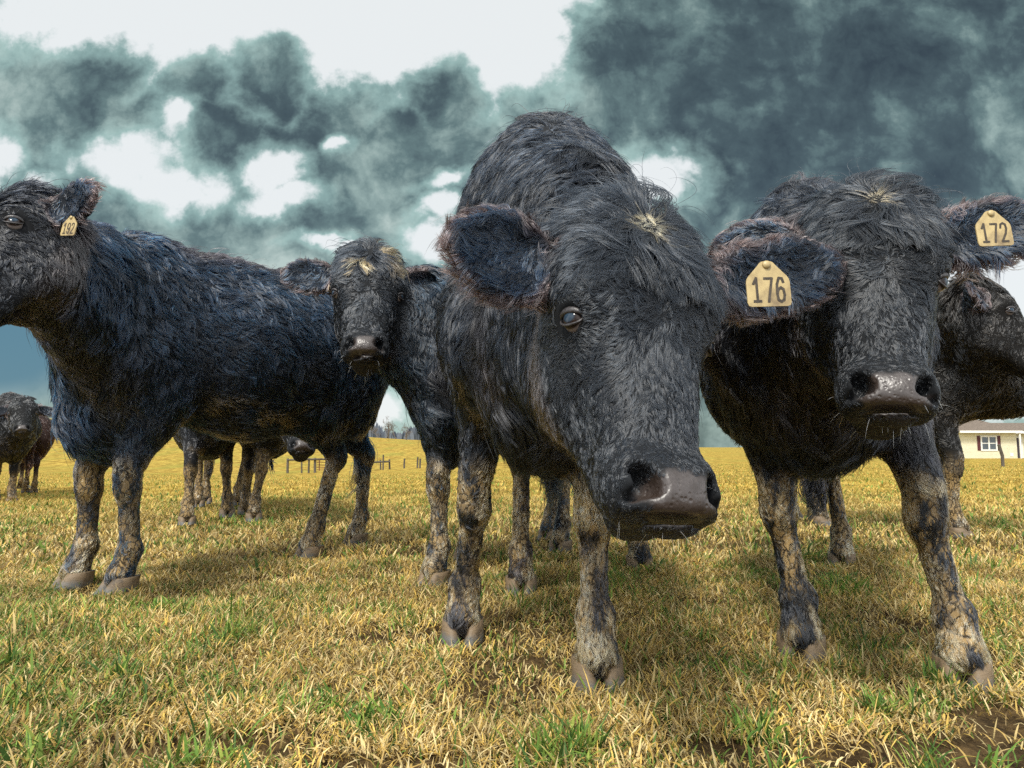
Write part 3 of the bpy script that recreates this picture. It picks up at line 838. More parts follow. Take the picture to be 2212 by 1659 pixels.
    if len(ti) and c.get('tuft', 1):
        nt = int(150 * c.get('tuft', 1)); pk = rng.choice(ti, nt); s6 = np.linspace(0, 1, 6)[None, :, None]
        lean = c.get('lean', .6)
        dr = UN(N[pk] * .6 + Z * .8 + rng.normal(0, .35, (nt, 3)) + X * rng.normal(0, .35, (nt, 1)))
        sw = UN(np.cross(dr, Y)) * rng.normal(lean, .5, (nt, 1)); Lt = rng.uniform(.02, .050, nt)[:, None, None] * hs
        pt_ = V[pk][:, None] + Lt * (dr[:, None] * s6 * (1 - .25 * s6) + sw[:, None] * s6 ** 2 * .6)
        ng = 16; gi = rng.integers(0, nt, ng)
        near = np.argmin(np.linalg.norm(V[pk][:, None] - V[pk][gi][None], axis=2), 1)
        pt_ = pt_ * (1 - .75 * s6) + pt_[gi[near]] * (.75 * s6)
        dh = np.linalg.norm(hP - CAM)
        rad = np.full((nt, 6), .00055 * max(dh, .8)) * np.array([1, 1, .9, .7, .45, .1])
        tt = np.repeat(np.repeat(np.array(c.get('face_coat', (.012, .014, .017)))[None, None], nt, 0), 6, 1)
        curves_obj('poll_tuft', pt_ - org, rad, tt, M_HAIR, root)
    wi = np.where((head > .4) & (hzz < -.175) & (hy < .03) & (hy > -.11) & (nosem < .9))[0]
    if len(wi) and c.get('tuft', 1):
        nw = 26; pk = rng.choice(wi, nw); s6 = np.linspace(0, 1, 6)[None, :, None]
        dr = UN(N[pk] + (V[pk] - hw(0, 0, -.10)) * 2.0 + rng.normal(0, .25, (nw, 3))); Lw = rng.uniform(.008, .026, nw)[:, None, None] * hs
        pw_ = V[pk][:, None] + Lw * (dr[:, None] * s6 - UPV * .35 * s6 ** 2)
        curves_obj('whiskers', pw_ - org, np.full((nw, 6), .00026 * max(np.linalg.norm(hM - CAM), .8)) * np.array([1, 1, .9, .8, .6, .2]), np.full((nw, 6, 3), .12), M_HAIR, root)
    # eyes
    for sx in (1, -1):
        ec = hw(sx * .0985 * fwid, -.030, .050); look = U(X * sx * .88 + Y * .47); rad_ = .0178 * hs
        bx = U(np.cross(UPV, look)); by = np.cross(look, bx)
        e = child('eye', EYE_MESH, root, frame(bx, by, look, ec, rad_))
        # lids: two arcs of skin wrapping the eyeball
        for nm, sgn, a0, a1 in (('eyelid', 1, .15, math.pi - .15), ('eyelid', -1, .15, math.pi - .15)):
            pts = []; rs = []
            for q in np.linspace(a0, a1, 11):
                xx = math.cos(q) * 1.0; yy = sgn * math.sin(q) * (.46 if sgn > 0 else .70)
                zz = math.sqrt(max(.05, 1.16 - xx * xx * .9 - yy * yy))
                pts.append(ec + rad_ * (bx * xx * 1.12 + by * yy + look * zz * .92)); rs.append((.0012 + (.0042 if sgn > 0 else .0010) * math.sin(q)) * hs)
            lo = MB().tube(pts, rs, 8).build(nm, M_LID, None, True); lo.parent = e; lo.matrix_world = Matrix.Identity(4)
    # hooves
    for ft in (FL, FR, HL, HR):
        fd = U(F + (0, 0, 0)); sdv = np.cross(fd, UPV)
        child('hoof', HOOF_MESH, root, frame(sdv, fd, UPV, ft + F * .014 + np.array((0, 0, -.010)), s * 1.12))
    # numbered tag
    if 'tag' in c:
        tg = c['tag']
        make_tag(root, tg['loc'], tg['right'], tg['up'], tg['size'], tg['num'])
    return root, ears

RK = .00037
DENS = 145000
XY = lambda px, d: ((px - 1106) / FPX * d, d)

cows = []
# the big calf in front, head lowered to the lens
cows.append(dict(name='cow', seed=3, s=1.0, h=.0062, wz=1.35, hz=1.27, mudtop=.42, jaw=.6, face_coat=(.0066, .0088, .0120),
    fore=[XY(1283, 1.55), XY(1003, 1.90)], hind=[XY(1375, 2.95), XY(1125, 2.50)], withers=(.10, 1.78), hips=(.10, 2.62), head_dir=(.03, -1, 0), breadth=1.08,
    poll=P(1384, 455, 1.04), muzzle=P(1447, 1135, .85), face=(.37, -1, .32), nlift=.02,
    ear_pos=(1, .05, .20, -.1, 1, -.15, .165, .068), ear_neg=(-1, .08, .38, .10, 1, -.30, .30, .058, -.045),
    tag=dict(loc=P(1659, 618, .985), right=(1, .05, .05), up=(-.02, .05, 1), size=.066, num='176'),
    marks=[(.0, .205, .018, (.36, .27, .13))],
    label='black calf at the centre, shaggy head lowered to the lens, tag 176 in its ear'))
# calf with tag 172
cows.append(dict(name='cow', seed=11, s=1.0, h=.0062, wz=1.20, hz=1.22, mudtop=.40, fwid=.95, shag=.88,
    fore=[XY(2045, 1.56), XY(1712, 1.74)], hind=[XY(2000, 3.0), XY(1805, 3.05)], withers=(.83, 1.85), hips=(1.22, 2.85), breadth=1.10, nr=.85, elb=.105,
    poll=P(1885, 405, 1.28), muzzle=P(1925, 900, 1.10), face=(-.30, -1, .28), nlift=.0, ridgek=1,
    ear_pos=(1, -.2, .34, .05, 1, -.25, .19, .066), ear_neg=(-1, -.15, .52, -.1, 1, -.3, .23, .062),
    tag=dict(loc=P(2146, 497, 1.22), right=(1, .05, .08), up=(0, .1, 1), size=.066, num='172'),
    marks=[(.0, .205, .011, (.24, .17, .08))], face_coat=(.0055, .0072, .0095), lean=.8,
    label='black calf on the right, facing the camera with tag 172 in its ear'))
# left calf, side on, tag 192
cows.append(dict(name='cow', seed=21, s=1.03, h=.010, wz=1.27, hz=1.27, mudtop=.40, coat=(.0020, .0072, .0165), face_coat=(.0038, .0048, .0072),
    fore=[XY(285, 2.50), XY(190, 2.60)], hind=[XY(680, 3.25), XY(777, 3.70)], withers=(-1.47, 2.66), hips=(-.92, 3.42), breadth=.92,
    brisket=.10,
    poll=P(24, 432, 2.12), muzzle=P(-155, 675, 1.75), face=(-.75, -.75, .55), nlift=.02, tail=-.05,
    ear_neg=(-1, -.25, -.02, .1, 1, -.35, .14, .062), ear_pos=(1, -.1, .1, .1, 1, -.3, .18, .07),
    tag=dict(loc=P(150, 490, 2.0), right=(.95, -.15, .06), up=(.30, .05, .95), size=.060, num='192'),
    label='black calf at the left edge, standing side on with a tan tag in its ear'))
# calf peering out behind, muddy forehead
cows.append(dict(name='cow', seed=31, s=1.0, h=.011, wz=1.24, hz=1.22, mudtop=.42, coat=(.0035, .008, .014), flecks=True,
    fore=[XY(1012, 3.15), XY(945, 2.62)], hind=[XY(1185, 3.9), XY(1210, 3.45)], withers=(-.17, 2.95), hips=(.22, 3.78), breadth=.88,
    poll=P(800, 530, 2.62), muzzle=P(787, 775, 2.36), face=(.20, -1, .25), nlift=.03,
    ear_pos=(1, -.1, .22, .05, 1, -.2, .185, .062), ear_neg=(-1, -.3, .15, -.2, 1, -.2, .17, .06),
    label='black calf peering out behind the central one, dried mud flecks on its forehead'))
# dark one at right, in profile
cows.append(dict(name='cow', hairk=.65, belly=.1, seed=41, s=1.10, h=.013, wz=1.27, hz=1.25, mudtop=.36, jaw=0, coat=(.0050, .0046, .0036), coat2=(.014, .010, .006), face_coat=(.006, .0048, .0036),
    fore=[XY(2040, 4.25), XY(2052, 3.95)], hind=[XY(1700, 5.0), XY(1760, 4.6)], withers=(2.62, 4.15), hips=(1.95, 4.60), nr=1.3, chest_up=.17, brisket=.34,
    poll=P(2105, 600, 3.75), muzzle=P(2290, 800, 3.55), face=(.72, -.18, .68), nlift=-.02,
    ear_pos=(1, -.35, .05, .2, 1, -.2, .15, .05), ear_neg=(-1, -.3, .1, -.2, 1, 0, .15, .05),
    label='dark brownish calf in profile at the right edge, its muzzle cut off by the frame'))
# two standing behind the left calf
cows.append(dict(name='cow', seed=51, s=.98, h=.016, mudtop=.46, wz=1.18, hz=1.16,
    fore=[XY(499, 5.15), XY(414, 4.62)], hind=[XY(452, 6.3), XY(436, 6.0)], withers=(-2.28, 5.05), hips=(-2.75, 6.05), breadth=.9,
    poll=(-2.05, 4.45, 1.17), muzzle=(-1.95, 4.15, .80), face=(.3, -1, .4),
    ear_pos=(1, -.2, .0, .05, 1, -.2, .17, .06), ear_neg=(-1, -.2, .05, .1, 1, -.2, .17, .06), tuft=0, belly=.1, hairk=.5,
    label='black calf mostly hidden behind the left one, its muddy forelegs under the belly'))
cows.append(dict(name='cow', seed=61, s=.98, h=.014, mudtop=.46, wz=1.18, hz=1.16,
    fore=[XY(556, 4.86), XY(537, 5.35)], hind=[XY(520, 6.2), XY(533, 6.7)], withers=(-1.86, 5.15), hips=(-2.28, 6.25), breadth=.85,
    poll=P(655, 830, 4.55), muzzle=P(652, 978, 4.25), face=(.40, -1, .45), nlift=.02,
    ear_pos=(1, -.2, .0, .05, 1, -.2, .17, .06), ear_neg=(-1, -.2, .05, .1, 1, -.2, .17, .06), tuft=0, belly=.1, hairk=.5,
    label='black calf whose lowered grey muzzle shows below the belly of the left one'))
# far left pair
cows.append(dict(name='cow', seed=71, jaw=0, s=.98, gz=-.085, h=.012, mudtop=.40, wz=1.16, hz=1.14, coat=(.004, .0045, .005), coat2=(.016, .009, .006), face_coat=(.006, .0065, .007),
    fore=[XY(38, 7.25), XY(2, 7.25)], hind=[XY(-28, 8.35), XY(-62, 8.3)], breadth=1.15,
    poll=P(50, 856, 7.0), muzzle=P(48, 934, 6.72), face=(.65, -1, .2),
    ear_pos=(1, -.2, .0, .05, 1, -.2, .16, .055), ear_neg=(-1, -.2, -.15, .1, 1, -.2, .16, .055), tuft=0, belly=.1, hairk=.5,
    label='small distant black calf at the far left, facing the camera'))
cows.append(dict(name='cow', seed=81, s=.80, gz=-.05, h=.016, mudtop=.25, wz=1.20, hz=1.20, coat=(.030, .012, .008), coat2=(.06, .022, .014), face_coat=(.03, .015, .01),
    fore=[XY(35, 9.2), XY(55, 9.3)], hind=[XY(66, 8.5), XY(84, 8.5)], tail=.02,
    poll=(-6.8, 9.7, 1.0), muzzle=(-6.95, 9.95, .65), face=(-.4, 1, .4),
    ear_pos=(1, -.2, .0, .05, 1, -.2, .16, .055), ear_neg=(-1, -.2, .05, .1, 1, -.2, .16, .055), tuft=0, belly=.1, hairk=.5,
    label='reddish brown calf at the far left, seen from behind beside the small black one'))

import sys
for c in cows: make_cow(c)

# ------------------------------------------------------------------ ground
def terrain(x, y):
    x = np.asarray(x, float); y = np.asarray(y, float)
    t = np.clip(x / np.maximum(y, 3.0), -1.2, 1.2)
    T = [-1.2, -.66, -.3, -.16, .2, .7, 1.2]; K = [0, 4, 10, 40, 54, 100, 150, 260, 3000]
    H = np.array([[0, 0, -.10, -1.0, -.9, 4.2, 8.8, 3, -4], [0, -.02, -.10, -1.0, -.9, 3.6, 7.6, 3, -4], [0, 0, -.06, -1.19, -1.0, 1.6, 4.2, 0, -4], [0, 0, -.05, -.98, -.8, .8, 2.6, 0, -4],
                  [0, 0, -.03, -.5, -.5, -.3, 0, -1, -4], [0, 0, -.02, -.33, -.46, -.46, -.5, -1, -4], [0, 0, -.02, -.33, -.46, -.5, -.5, -1, -4]])
    z = 0
    for f in (.82, 1.0, 1.18):
        cols = np.stack([np.interp(y * f, K, H[i]) for i in range(len(T))], -1)
        j = np.clip(np.searchsorted(T, t) - 1, 0, len(T) - 2); T_ = np.array(T); w = (t - T_[j]) / (T_[j + 1] - T_[j])
        z = z + (np.take_along_axis(cols, j[..., None], -1)[..., 0] * (1 - w) + np.take_along_axis(cols, (j + 1)[..., None], -1)[..., 0] * w) / 3
    return z
def ground_material():
    m, g, b = new_mat('pasture_soil')
    tc = g.node('ShaderNodeTexCoord'); co = tc.outputs['Object']
    geo = g.node('ShaderNodeSeparateXYZ'); g.l.new(co, geo.inputs[0])
    dist = g.vmath('LENGTH', co)
    n1 = g.noise(co, 1.3, 5, 0.6); n2 = g.noise(co, 22, 5, 0.7); n3 = g.noise(g.vmath('MULTIPLY', co, (1, .35, 1)), .35, 5, 0.6)
    n4 = g.noise(g.vmath('MULTIPLY', co, (1, .45, 1)), 2.2, 6, 0.7)
    soil = g.mix(g.mapr(n2, .3, .7), (0.034, 0.022, 0.011), (0.12, 0.078, 0.034))
    straw = g.mix(g.mapr(n4, .36, .66), (0.19, 0.115, 0.018), (0.49, 0.350, 0.070))
    straw = g.mix(g.mapr(n3, .45, .68, 0, .65), straw, (0.25, 0.24, 0.045))
    straw = g.mix(g.mapr(n2, .30, .52, .5, 0), straw, (0.13, 0.085, 0.02))
    c = g.mix(g.mapr(dist, 3.0, 11.0), soil, straw)
    g.put(b.inputs['Base Color'], c); b.inputs['Roughness'].default_value = .95; b.inputs['Specular IOR Level'].default_value = .1
    bm = g.node('ShaderNodeBump'); bm.inputs['Strength'].default_value = .8; bm.inputs['Distance'].default_value = .03
    g.put(bm.inputs['Height'], g.math('ADD', n2, n4)); g.l.new(bm.outputs[0], b.inputs['Normal'])
    return m
def soil_amount(x, y):
    """bare trampled patches"""
    p = np.stack([x, y, 0 * x], 1)
    n = fbm(p, 2.6, 3, 5)
    a = sstep(n, .60, .74) * .7
    for (cx, cy, rx, ry) in ((.70, 1.15, .30, .12), (.40, 1.20, .12, .05), (-.60, 1.22, .20, .06), (.95, 1.33, .14, .07), (1.15, 2.0, .2, .35), (.05, 1.68, .14, .10), (-.2, 1.14, .12, .04), (.42, 1.09, .1, .05)):
        d = np.sqrt(((x - cx) / rx) ** 2 + ((y - cy) / ry) ** 2) + (n - .5) * 2.2
        a = np.maximum(a, sstep(d, 1.15, .55))
    return a
def build_ground():
    ys = np.concatenate([np.linspace(-6, .6, 14), np.linspace(.66, 5, 180), np.geomspace(5.1, 90, 110), np.geomspace(93, 300, 30), np.geomspace(330, 2500, 12)])
    tx = np.linspace(-1, 1, 241); tx = np.sign(tx) * np.abs(tx) ** 1.3
    Yg, Tg = np.meshgrid(ys, tx, indexing='ij'); wd = np.maximum(np.abs(Yg) * 1.6, 4.0)
    Xg = Tg * wd
    x, y = Xg.ravel(), Yg.ravel(); z = terrain(x, y)
    p = np.stack([x, y, 0 * x], 1); sa = soil_amount(x, y)
    near = 1 - sstep(y, 4, 8)
    z = z + near * ((fbm(p, 5, 3, 1) - .5) * .03 + sa * ((fbm(p, 26, 3, 2) - .5) * .05 - .008))
    ny, nx = Xg.shape; i = np.arange(ny - 1)[:, None] * nx + np.arange(nx - 1)[None]
    q = np.stack([i, i + 1, i + nx + 1, i + nx], -1).reshape(-1, 4)
    o = mesh_obj('ground', np.stack([x, y, z - .012], 1), q, ground_material())
    tag(o, 'straw coloured pasture with green tufts and trampled muddy patches', 'ground', kind='structure')
build_ground()

# ------------------------------------------------------------------ grass
def grass_material():
    m, g, b = new_mat('grass_blade')
    at = g.node('ShaderNodeAttribute', attribute_name='tint')
    g.l.new(at.outputs['Color'], b.inputs['Base Color']); b.inputs['Roughness'].default_value = .6; b.inputs['Specular IOR Level'].default_value = .25
    tr = g.node('ShaderNodeBsdfTranslucent'); g.l.new(at.outputs['Color'], tr.inputs[0])
    mx = g.node('ShaderNodeMixShader'); mx.inputs[0].default_value = .28
    g.l.new(b.outputs[0], mx.inputs[1]); g.l.new(tr.outputs[0], mx.inputs[2])
    g.l.new(mx.outputs[0], g.n['Material Output'].inputs[0])
    return m
def blades(n, ymin, ymax, pw, wk, hk, seed, lay=.5, tufts=None):
    rng = np.random.default_rng(seed)
    y = (ymin ** pw + (ymax ** pw - ymin ** pw) * rng.random(n)) ** (1 / pw)
    x = (rng.random(n) * 2 - 1) * (y * 1.0 + .5)
    if tufts is not None:
        ti = rng.integers(0, len(tufts), n); T_ = np.array(tufts)[ti]
        x = T_[:, 0] + rng.normal(0, .35, n) * T_[:, 2]; y = T_[:, 1] + rng.normal(0, .35, n) * T_[:, 2]
    p = np.stack([x, y, 0 * x], 1)
    sa = soil_amount(x, y); keep = rng.random(n) > sa * .86
    cl = vnoise(p, 14, 3); keep &= rng.random(n) < .35 + 1.0 * cl
    x, y, p = x[keep], y[keep], p[keep]; n = len(x)
    z = terrain(x, y) - .012 + (fbm(p, 5, 3, 1) - .5) * .03 * (1 - sstep(y, 4, 8))
    gr = sstep(fbm(p, 1.1, 3, 40) * .62 + vnoise(p, 9, 41) * .38, .46, .62)
    far = sstep(y, 3.0, 8)
    green = rng.random(n) < (.08 + .24 * gr) * (1 - .45 * far)
    if tufts is not None: green = rng.random(n) < .85
    h = hk * (.40 + 1.0 * rng.random(n)) * (.6 + .8 * vnoise(p, 6, 8)) * (1 + .25 * green)
    w = wk * (.5 + 1.0 * rng.random(n)) * (1 + .25 * green)
    az = rng.random(n) * 6.283; lean = np.where(green, rng.uniform(.35, 1.2, n), rng.uniform(.75, 1.5, n) * (lay + .55)); lean = np.clip(lean, .1, 1.5)
    d = np.stack([np.cos(az), np.sin(az), 0 * az], 1); sdv = np.stack([-np.sin(az + rng.normal(0, .7, n)), np.cos(az + rng.normal(0, .7, n)), 0 * az], 1)
    base = np.stack([x, y, z + rng.random(n) * .018 * (lean > .9)], 1)
    cur = rng.uniform(.1, .9, n)
    V = []; ss = (0, .4, .75, 1.0); ww = (.8, 1.0, .7, 0)
    for k, s in enumerate(ss):
        a = lean * (.45 + .75 * s * cur / .5 * .6)
        a = np.clip(a, 0, 1.62)
        c = base + h[:, None] * s * (d * np.sin(a)[:, None] + UPV * np.cos(a)[:, None])
        if k < 3:
            V += [c - sdv * (w * ww[k] / 2)[:, None], c + sdv * (w * ww[k] / 2)[:, None]]
        else: V.append(c)
    V = np.stack(V, 1)                                    # n,7,3
    i = np.arange(n)[:, None] * 7
    F = np.concatenate([i + np.array([[0, 1, 3]]), i + np.array([[0, 3, 2]]), i + np.array([[2, 3, 5]]), i + np.array([[2, 5, 4]]), i + np.array([[4, 5, 6]])])
    st = np.array([[.74, .56, .24], [.82, .66, .33], [.56, .38, .12], [.76, .52, .13], [.32, .22, .09]])[rng.integers(0, 5, n)]
    fy = sstep(y, 2.5, 9)[:, None]
    st = st * (1 - fy) + np.array((.60, .43, .105)) * fy * (.75 + .4 * rng.random((n, 1)))
    gn = np.array([[.09, .19, .035], [.15, .27, .045], [.22, .33, .06], [.07, .14, .035], [.30, .36, .07]])[rng.integers(0, 5, n)]
    dk = (.50 + .85 * fbm(p, 4.5, 3, 91))[:, None]
    col = np.where(green[:, None], gn, st) * (.75 + .5 * rng.random((n, 1))) * dk
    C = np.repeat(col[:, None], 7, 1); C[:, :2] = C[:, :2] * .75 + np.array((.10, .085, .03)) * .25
    return V.reshape(-1, 3), F, C.reshape(-1, 3)
def build_grass():
    rr = random.Random(5); tf = []
    for (px, py, sz) in ((450, 1180, .22), (395, 1165, .15), (1390, 1270, .20), (1330, 1245, .12), (1830, 1135, .16), (545, 1135, .22), (2110, 1075, .5), (1790, 1260, .10), (1960, 1500, .09), (720, 1500, .08), (120, 1600, .10), (60, 1500, .1), (1250, 1600, .07), (880, 1340, .10), (1620, 1560, .06)):
        d = .52 * FPX / (py - 964); tf.append(((px - 1106) / FPX * d, d, sz))
    for _ in range(26):
        d = .52 * FPX / rr.uniform(150, 680); tf.append((rr.uniform(-.76, .76) * d, d, rr.uniform(.03, .08) * d))
    A = [blades(420000, .85, 3.2, 1.5, .0027, .032, 1), blades(195000, 2.8, 8.0, 1.35, .0065, .042, 2, .3), blades(230000, 6.5, 34.0, 1.15, .011, .038, 3, .3),
         blades(5000, .9, 4.0, 1.6, .0036, .065, 4, .0), blades(6000, 1, 4, 1.5, .0036, .046, 9, 0, tf)]
    V = np.concatenate([a[0] for a in A]); C = np.concatenate([a[2] for a in A]); off = 0; F = []
    for a in A: F.append(a[1] + off); off += len(a[0])
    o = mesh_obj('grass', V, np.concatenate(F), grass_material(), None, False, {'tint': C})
    tag(o, 'dry straw and green grass blades covering the pasture', 'grass', kind='stuff')
build_grass()

# ------------------------------------------------------------------ background
M_WOOD = simple('weathered_wood', (.095, .082, .065), .9, .3, 6, .5, 40, .2, (1, 1, .2))
def tz(x, y): return float(terrain(np.array([x]), np.array([y]))[0])
def at_ground(px, d):
    x = (px - 1106) / FPX * d; return x, d, tz(x, d)

bpy.context.view_layer.update()
def part(mb, name, mat, root, smooth=False):
    o = mb.build(name, mat, None, smooth); o.parent = root; o.matrix_parent_inverse = root.matrix_world.inverted() if False else Matrix.Translation(-root.location)
    return o
def fence_run(name, label, specs, rails, group=None):
    """specs: (px, distance, height, radius); rails: (i, j, height)"""
    g0 = at_ground(specs[0][0], specs[0][1]); root = empty(name, g0)
    tag(root, label, 'fence')
    bs = []
    for (px, d, hh, r) in specs:
        x, y, z = at_ground(px, d); bs.append((x, y, z))
        lx = random.uniform(-.04, .04)
        part(MB().tube([(x, y, z - .2), (x + lx, y, z + hh)], [r, r * .9], 8), 'post', M_WOOD, root)
    for (i, j, h) in rails:
        a, b = np.array(bs[i]), np.array(bs[j])
        part(MB().tube([a + (0, -.11, h), (a + b) / 2 + (0, -.11, h + .02), b + (0, -.11, h)], [.06] * 3, 6), 'rail', M_WOOD, root)
    return root, bs
fr, bs = fence_run('rail_fence', 'grey wooden rail fence with posts, below the belly of the left calf',
    [(625, 40, .86, .075), (655.6, 40.2, .64, .05), (670, 40.4, .88, .06), (684, 40.6, .88, .08), (722, 41, .85, .06)], [(0, 4, .76)])
M_RUST = simple('rusty_steel', (.16, .06, .035), .7, .3, 20)
# red pipe gate hung in that fence
gx0 = at_ground(687, 40.7); gx1 = at_ground(720, 40.9)
gate = empty('pipe_gate', gx0); tag(gate, 'rusty red pipe gate closing the gap at the end of the wooden rail fence', 'gate')
for t_ in (0.15, .62, 1.0):
    x = gx0[0] + (gx1[0] - gx0[0]) * t_; z = tz(x, 40.8)
    part(MB().tube([(x, 40.8, z + .1), (x, 40.8, z + .82)], [.03, .03], 6), 'upright', M_RUST, gate)
for k in range(5):
    z = tz(gx0[0], 40.8) + .15 + k * .15
    part(MB().tube([(gx0[0], 40.8, z), (gx1[0], 40.8, z)], [.018, .018], 6), 'bar', M_RUST, gate)
fence_run('rail_fence', 'short wooden fence end with crossing rail, between the left calf and the central ones',
    [(800, 41, .6, .05), (824.7, 42, .6, .05), (829.5, 41.5, .92, .05), (844, 42, .62, .06)], [(0, 3, .47)])
for (px, d, hh, lab) in ((874.6, 43, .62, 'thin grey fence post standing alone left of the calf legs at the centre'), (903, 43, .68, 'taller of the two grey posts tight beside the muddy foreleg of the peering calf'), (908.5, 42.6, .6, 'shorter grey post half hidden by the muddy foreleg of the peering calf'),
                         (840.4, 132, 1.35, 'distant post on the hill crest below the bare trees'), (878.8, 126, 1.35, 'distant post on the hill slope right of the bare trees'), (2159, 22, .72, 'leaning grey wooden post standing in front of the cream house')):
    x, y, z = at_ground(px, d); r_ = .048 if d < 30 else (.055 if d < 60 else .11)
    o = MB().tube([(0, 0, -.2), (.005, 0, hh * .5), (-.09 if d == 22 else .02, 0, hh)], [r_] * 3, 8).build('fence_post', M_WOOD, None, False, (x, y, z))
    tag(o, lab, 'post', 'fence posts in the pasture')

# bare winter trees
M_BARK = simple('winter_bark', (.16, .135, .115), .9, .25, 5)
def bare_tree(px, d, H, seed, label, group):
    rnd = random.Random(seed); x, y, z = at_ground(px, d)
    root = empty('bare_tree', (x, y, z)); tag(root, label, 'tree', group)
    tr = MB(); cr = MB()
    def branch(p, dr, ln, r, lv):
        q = [p]; dd = dr.copy()
        for i in range(4):
            dd = U(dd + np.array([rnd.gauss(0, .16) for _ in range(3)]) + (0, 0, .07)); q.append(q[-1] + dd * ln / 4)
        (tr if lv < 2 else cr).tube(q, [r, r * .9, r * .78, r * .65, r * .5], 6 if lv < 2 else 4, False)
        if lv < 5:
            for k in range(3 if lv else 5):
                t = rnd.uniform(.4, 1) if lv else rnd.uniform(.45, 1); i = min(3, int(t * 4)); pp = q[i] + (q[i + 1] - q[i]) * (t * 4 - i)
                nd_ = U(dd + np.array([rnd.gauss(0, .62) for _ in range(3)]) + (0, 0, .12))
                branch(pp, nd_, ln * rnd.uniform(.58, .76), max(r * .52, .012), lv + 1)
    branch(np.array((0., 0., -.2)), np.array((0, 0, 1.)), H * .42, H * .022, 0)
    tr.build('trunk', M_BARK, root, True); cr.build('crown', M_BARK, root, True)
gt = 'bare winter trees on the hill crest'
bare_tree(836, 158, 5.2, 3, 'spreading bare tree behind the hill crest, under the bright gap in the clouds', gt)
bare_tree(858, 165, 5.0, 5, 'bare tree just right of the largest one on the hill crest', gt)
bare_tree(874, 170, 4.8, 8, 'slender bare tree at the right end of the crest group', gt)
bare_tree(817, 168, 4.4, 12, 'smaller bare tree half hidden by the rump of the left calf', gt)
# far blue treeline
def treeline():
    rng = np.random.default_rng(4); V = []; F = []
    for i in range(1600):
        a = rng.uniform(-.75, -.02); y = rng.uniform(300, 345); x = a * y; h = rng.uniform(7.0, 11) * (.7 + .5 * math.sin(a * 37) ** 2); w = rng.uniform(.8, 2.2)
        n = len(V); z0 = tz(x, y)
        an = rng.uniform(0, 3.14); dx, dy = math.cos(an) * w, math.sin(an) * w
        V += [(x - dx, y - dy, z0), (x + dx, y + dy, z0), (x + dx * .7, y + dy * .7, z0 + h * .8), (x, y, z0 + h), (x - dx * .8, y - dy * .8, z0 + h * .7)]
        F.append([n, n + 1, n + 2, n + 3, n + 4])
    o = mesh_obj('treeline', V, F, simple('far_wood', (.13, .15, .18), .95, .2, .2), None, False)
    tag(o, 'far bluish grey woods along the horizon behind the hill', 'woods', kind='stuff')
treeline()

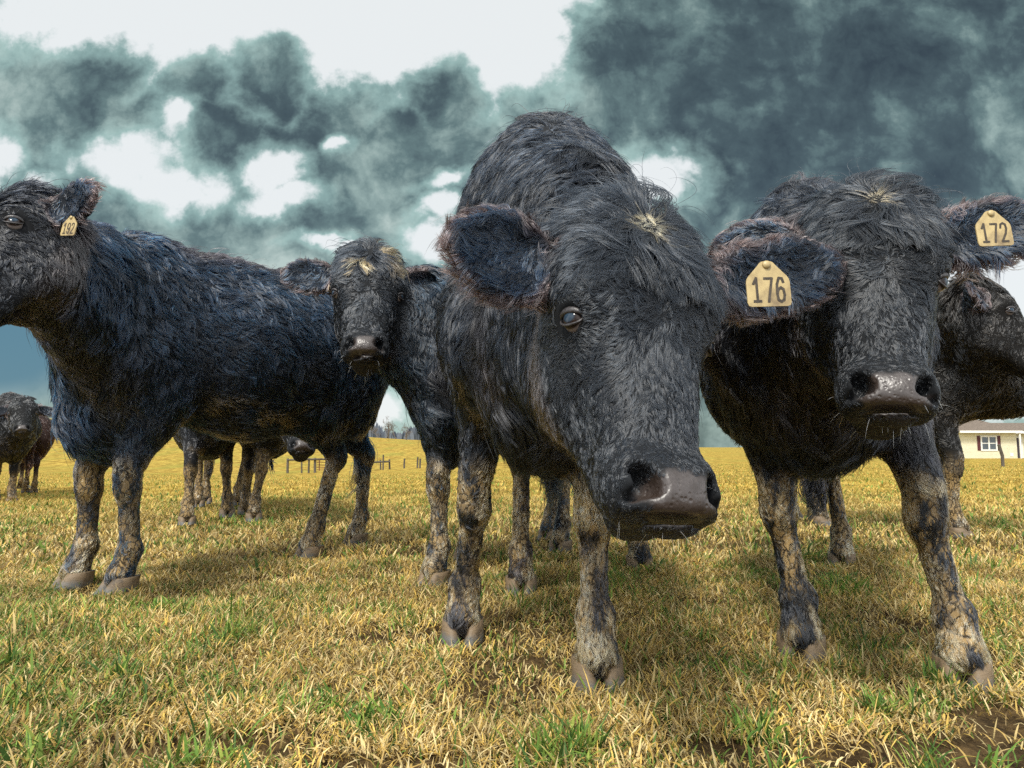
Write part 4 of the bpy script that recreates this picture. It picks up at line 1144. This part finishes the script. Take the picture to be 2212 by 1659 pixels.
# house
def house():
    D = 54.0; x0 = (2068 - 1106) / FPX * D; zb = tz(x0 + 3, D) + .02
    root = empty('house', (x0, D, zb)); tag(root, 'cream single storey house with brown roof and burgundy shutters', 'house')
    M_SID = simple('cream_siding', (.70, .67, .50), .7, .05, 3)
    g = NG(M_SID.node_tree); b = g.n['Principled BSDF']; tc = g.node('ShaderNodeTexCoord'); wv = g.node('ShaderNodeTexWave', bands_direction='Z', wave_profile='SAW')
    g.l.new(tc.outputs['Object'], wv.inputs[0]); wv.inputs['Scale'].default_value = 1.3
    bm = g.node('ShaderNodeBump'); bm.inputs['Distance'].default_value = .03; g.l.new(wv.outputs['Fac'], bm.inputs['Height']); g.l.new(bm.outputs[0], b.inputs['Normal'])
    M_RF = simple('brown_shingle', (.155, .125, .10), .9, .35, 9, .5, 12, .1, (1, 1, 3)); M_TR = simple('white_trim', (.75, .75, .70), .6, .05)
    M_SH = simple('burgundy_paint', (.085, .024, .028), .6, .1); M_GL = simple('window_glass', (.06, .075, .085), .08, .3, 1.2, spec=.8); M_DR = simple('dark_door', (.045, .035, .045), .4, .2)
    k = D / FPX                                        # metres per frame unit there
    X = lambda px: (px - 2068) * k
    eave = 2.05; top = 3.22
    f = MB().box((X(2072), 0, -.5), (X(2192), 7, eave)).box((X(2192), 1.2, -.5), (X(2420), 7, eave - .002)); f.build('wall', M_SID, root)
    # hipped roof
    def roof(xa, xb, ya, yb, z0, z1, hip, name='roof'):
        r = MB(); ym = (ya + yb) / 2
        A, B_, C, D_ = (xa, ya, z0), (xb, ya, z0), (xb, yb, z0), (xa, yb, z0); E_, F_ = (xa + hip, ym, z1), (xb - hip, ym, z1)
        r.poly([A, B_, F_, E_]); r.poly([B_, C, F_]); r.poly([C, D_, E_, F_]); r.poly([D_, A, E_]); r.poly([D_, C, B_, A])
        return r.build(name, M_RF, root)
    roof(X(2058), X(2196), -.55, 7.4, eave + .10, top, .9); roof(X(2193.5), X(2440), .55, 7.4, eave + .06, top - .28, .3)
    MB().box((X(2062), -.57, eave - .06), (X(2195), -.42, eave + .12)).box((X(2195), .5, eave - .08), (X(2430), .62, eave + .09)).build('fascia', M_TR, root)
    MB().box((X(2189.2), -.50, -.4), (X(2191.6), -.40, eave - .06)).build('downspout', M_TR, root)
    # window
    wx0, wx1, wz0, wz1 = X(2115.5), X(2148), .62, 1.72
    wf = MB()
    xm = (wx0 + wx1) / 2; zm = (wz0 + wz1) / 2; t = .055
    for a, b_ in (((wx0 - t, -.05, wz0 - t), (wx0 + t, .02, wz1 + t)), ((wx1 - t, -.05, wz0 - t), (wx1 + t, .02, wz1 + t)), ((xm - t, -.045, wz0 + t), (xm + t, .02, wz1 - t)),
                  ((wx0 + t, -.05, wz0 - t), (wx1 - t, .02, wz0 + t)), ((wx0 + t, -.05, wz1 - t), (wx1 - t, .02, wz1 + t)),
                  ((wx0 + t, -.04, zm - .03), (xm - t, .02, zm + .03)), ((xm + t, -.04, zm - .03), (wx1 - t, .02, zm + .03))): wf.box(a, b_)
    w = wf.build('window', M_TR, root)
    MB().box((wx0 + .02, -.015, wz0 + .02), (wx1 - .02, .02, wz1 - .02)).build('pane', M_GL, w)
    for a, b_ in ((X(2107), X(2113.4)), (X(2150.2), X(2157))):
        MB().box((a, -.04, wz0 - .03), (b_, .02, wz1 + .04)).build('shutter', M_SH, root)
    MB().box((X(2176), -.03, .12), (X(2183), .02, .38)).build('vent', M_TR, root)
    # entry with dark door
    dr = MB().box((X(2197), 1.16, 0), (X(2225), 1.22, 1.62)).build('door', M_DR, root)
    MB().box((X(2194.6), 1.12, -.02), (X(2197), 1.21, 1.72)).box((X(2225), 1.12, -.02), (X(2227.4), 1.21, 1.72)).box((X(2197), 1.12, 1.62), (X(2225), 1.21, 1.72)).build('frame', M_TR, dr)
    MB().box((X(2193), .3, -.3), (X(2230), 1.15, -.02)).build('step', simple('step_concrete', (.25, .22, .18), .9), root)
house()
print('SCENE BUILT')
